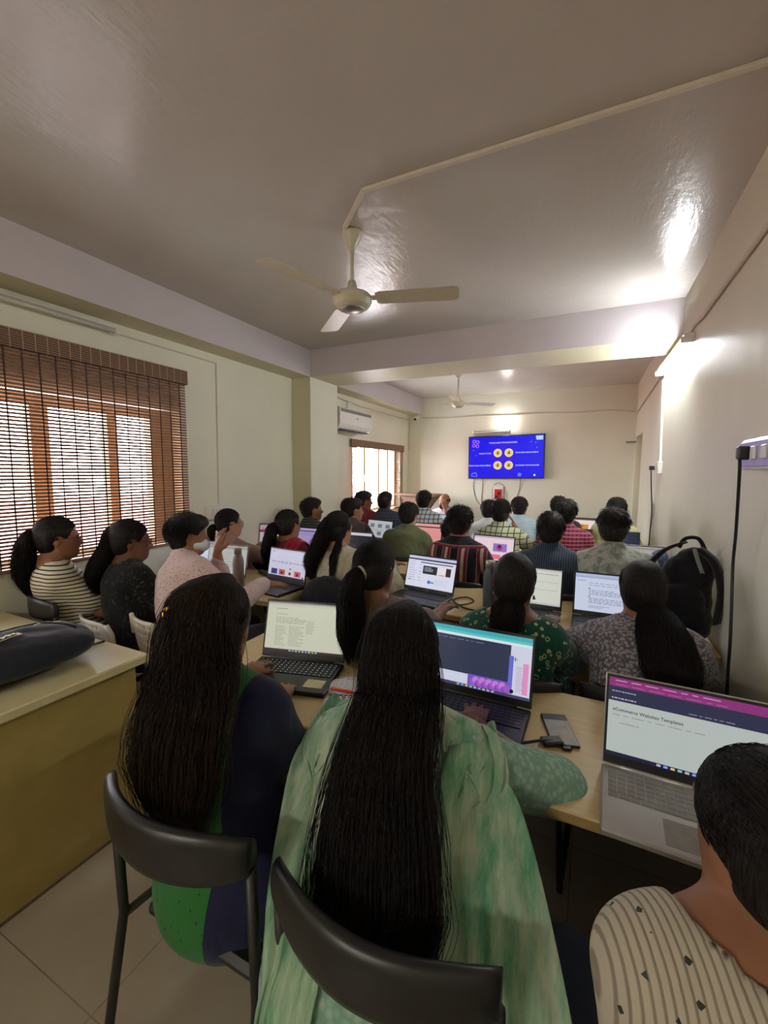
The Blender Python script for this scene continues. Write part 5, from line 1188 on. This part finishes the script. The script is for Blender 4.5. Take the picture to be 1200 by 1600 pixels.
I = person('woman in a dark green floral kurta with a low hair bun', (-.26, 1.74), (-.262, 1.80, 1.195), 0, (0, -10), sw=.175, W=1.08, skin='skind', shirt='c_grnf', sleeve='elbow', loose=.016, cloth_name='kurta', skirt=True,
    hr=(-.14, 2.28, .80), hl=(-.40, 2.28, .80), res=.0105, neck=.03, hair=('bun', dict(n=900, r=.0013, tie=(0, -.75, -.75), low=-.11, tails=[dict(pts=[(0, -.06, -.07), (0, -.105, -.10), (0, -.115, -.15), (0, -.085, -.20)], a=[.03, .058, .056, .02], b=[.02, .035, .035, .012], n=400, r=.0009)])))
b = B(); hx = I['hx']
for s in (1, -1): b = B(); b.tube([hx((s*.078, -.002, -.05)), hx((s*.08, 0, -.065))], [.004, .006], 8); b.go('earring', M['gold'], I['root'], smooth=True)
I = person('woman in a grey chunky knit with a thick low ponytail, by the black backpack', (.22, 1.80), (.215, 2.005, 1.17), -6, (2, -12), sw=.178, W=1.12, skin='skin', shirt='c_knit', sleeve='elbow', loose=.028, cloth_name='sweater',
    hr=(.30, 2.30, .80), hl=(.06, 2.30, .80), res=.0105, elbow=(.2, .7), hair=('pony', dict(n=900, r=.0013, amp=.002, low=-.10, tie=(.1, -.8, -.65), tails=[dict(pts=[(.02, -.09, -.06), (.04, -.125, -.10), (.065, -.165, -.17), (.09, -.20, -.26), (.10, -.20, -.33), (.10, -.19, -.38)], a=[.03, .058, .078, .08, .06, .02], b=[.02, .045, .05, .048, .035, .012], n=900, r=.0009, wave=.004)])))

# ------------------------------------------------------------------ third row onwards
def man(label, hips, top, sh, yaw=0, head=(0, -4), **k):
    a = dict(sw=.185, sex='m', skin='skin', shirt=sh, sleeve='long', loose=.014, res=.0135, hair=('short', dict(n=420, r=.0016, amp=.005)), hairm='hairm'); a.update(k)
    return person(label, hips, top, yaw, head, **a)
man('man in a maroon and black striped tee with spiky hair', (-.84, 2.98), (-.845, 3.05, 1.27), 'c_mstr', hair=('short', dict(n=900, r=.0015, len=.045, amp=.006)), sleeve='short', hr=(-.68, 3.42, .80), hl=(-.98, 3.42, .80), res=.0125, cloth_name='tee')
man('man in a dark navy pinstripe shirt behind the circle-sketch laptop', (-.20, 2.98), (-.222, 3.05, 1.255), 'c_navy', W=1.1, sw=.195, hr=(-.06, 3.42, .80), hl=(-.36, 3.42, .80), res=.0125)
man('man in a grey mottled shirt with thick black hair, broad back, by the right wall', (.18, 2.98), (.145, 3.06, 1.30), 'c_grey', W=1.18, sw=.20, hs=1.05, hr=(.30, 3.42, .80), hl=(.04, 3.42, .80), res=.0125, head=(0, -8), fold=.007)
man('man in a pale yellow-green checked shirt resting a hand at his chin', (-.72, 3.96), (-.735, 4.03, 1.265), 'c_yel', W=1.08, hdr=(-.4, -.1, 1), poler=(.8, .1, -1), hr=(-.64, 4.14, 1.07), hl=(-.88, 4.44, .80), hair=('short', dict(n=500, r=.0018, len=.045, amp=.007)))
man('curly-haired man in a plum red checked shirt', (-.16, 3.96), (-.18, 4.06, 1.28), 'c_plum', hair=('short', dict(n=500, r=.002, len=.05, amp=.010, vol=1.1)))
man('person in a white shirt half hidden left of the yellow-green checked man', (-1.02, 4.80), (-1.02, 4.88, 1.20), 'c_wht2', head=(-8, 0))
man('man in a plain pale blue tee near the back wall', (-.66, 5.02), (-.715, 5.06, 1.235), 'c_blue', sleeve='short', cloth_name='tee')
man('dark-haired man just visible behind the curly-haired man', (-.26, 4.98), (-.295, 5.04, 1.255), 'c_dark')
man('man in a pale lime shirt by the right wall near the doorway', (.21, 4.84), (.255, 4.90, 1.265), 'c_lime', W=1.0, sw=.175, hair=('short', dict(n=420, r=.0018, amp=.006, vol=1.12)))
person('slouching person in indigo mostly hidden behind the striped-tee man', (-1.13, 3.86), (-1.16, 3.86, 1.10), 0, (0, -10), sw=.15, shirt='c_indigo', sleeve='short', res=.0135, seat=.40, hair=('short', dict(n=200, r=.0016)), hairm='hairm', cloth_name='tee')
man('man in an olive green shirt hunched over his desk, back to the camera', (-1.52, 3.58), (-1.515, 3.70, 1.23), 'c_olive', W=1.12, sw=.20, head=(-4, -10), fold=.009, hr=(-1.40, 3.93, .82), hl=(-1.66, 3.98, .82), hair=('short', dict(n=420, r=.0016, amp=.004)), skin='skinl')
man('bearded man in a dark brown shirt turned to the right', (-2.06, 3.62), (-2.13, 3.69, 1.255), 'c_brn', -12, (-30, 0))
man('young man in a fine dark check shirt looking up to the right beside the pillar', (-2.50, 3.56), (-2.57, 3.60, 1.245), 'c_chk', -10, (-32, 4))
man('man in a plain maroon shirt with his hand raised to his face', (-2.48, 4.70), (-2.56, 4.72, 1.27), 'c_mar', -14, (-34, 0), hr=(-2.38, 4.90, 1.12), polel=None, poler=(.6, .4, -1), hdr=(-.5, .2, .8), hl=(-2.46, 5.03, .80))
man('short-cropped man in a dark navy check shirt against the far window', (-2.20, 4.66), (-2.27, 4.74, 1.27), 'c_navyc', head=(-6, 0), hair=('short', dict(n=200, r=.0012, len=.012, amp=.001)), skin='skind')
man('man in a white and black window-check shirt', (-1.72, 4.66), (-1.755, 4.74, 1.295), 'c_wplaid', head=(-4, 0))
I = person('bald bearded speaker in a pale grey shirt, hand at chin, facing the class', (-1.98, 6.22), (-1.95, 6.13, 1.20), 176, (-14, -2), sw=.185, sex='m', skin='skin', shirt='c_spk', sleeve='long', res=.011, hdl=(.3, -.3, 1), hl=(-1.91, 5.99, 1.06), hr=(-2.1, 5.86, .80), hair=('bald', dict(amp=.0005)), hairm='hairm', polel=(-.4, -.2, -1))
vt_, fc_ = sdf_mesh([ell(I['hx']((0, .055, -.085)), (.05, .04, .032), I['RH']), cap(I['hx']((-.02, .092, -.055)), I['hx']((.02, .092, -.055)), .006)], .008); link('beard', mkmesh('beard', vt_, fc_, M['hairm']), I['root'])
# chairs under everyone else: one built, the rest copied
seats = [((-2.59, 2.66), -10, 'black chair holding the woman in rosy beige'), ((-2.08, 2.62), 0, 'black chair holding the woman in wine red'), ((-.79, 1.70), 4, 'black chair holding the scrunchie-ponytail woman'), ((-.26, 1.72), 0, 'black chair holding the low-bun woman'),
         ((.22, 1.76), -4, 'black chair holding the woman in grey knit'), ((-.84, 2.96), 0, 'black chair holding the maroon-striped man'), ((-.20, 2.96), 0, 'black chair holding the navy pinstripe man'), ((.18, 2.96), 0, 'black chair holding the grey mottled shirt man'),
         ((-.72, 3.95), 0, 'black chair holding the yellow-green check man'), ((-.16, 3.95), 0, 'black chair holding the curly-haired man'), ((-1.02, 4.8), 0, 'black chair holding the half-hidden person in white'), ((-.66, 5.0), 0, 'black chair holding the pale blue tee man'),
         ((-.26, 4.96), 0, 'black chair holding the man behind the curly-haired one'), ((.27, 4.82), 0, 'black chair holding the lime-shirted man'), ((-1.52, 3.55), 0, 'black chair holding the olive-shirted man'), ((-2.06, 3.6), -8, 'black chair holding the bearded man in brown'),
         ((-2.50, 3.54), -8, 'black chair holding the fine-check man by the pillar'), ((-2.48, 4.68), -10, 'black chair holding the maroon-shirted man'), ((-2.20, 4.64), 0, 'black chair holding the cropped man in navy check'), ((-1.72, 4.64), 0, 'black chair holding the window-check shirt man'),
         ((-1.98, 6.24), 176, 'black chair holding the bald speaker'), ((-1.13, 3.86), 0, 'low black chair holding the slouching person in indigo')]
base_chair = None
for (x, y), a, lab in seats:
    y += .13 if a < 90 else -.13
    if base_chair is None: base_chair = metal_chair(lab, (x, y), a, .40, .74, .10); c = base_chair
    else: c = copy_tree(base_chair); c.location = (x, y, 0); c.rotation_euler = (0, 0, math.radians(a))
    c['label'] = lab; c['category'] = 'chair'; c['group'] = 'black chairs under the seated class'
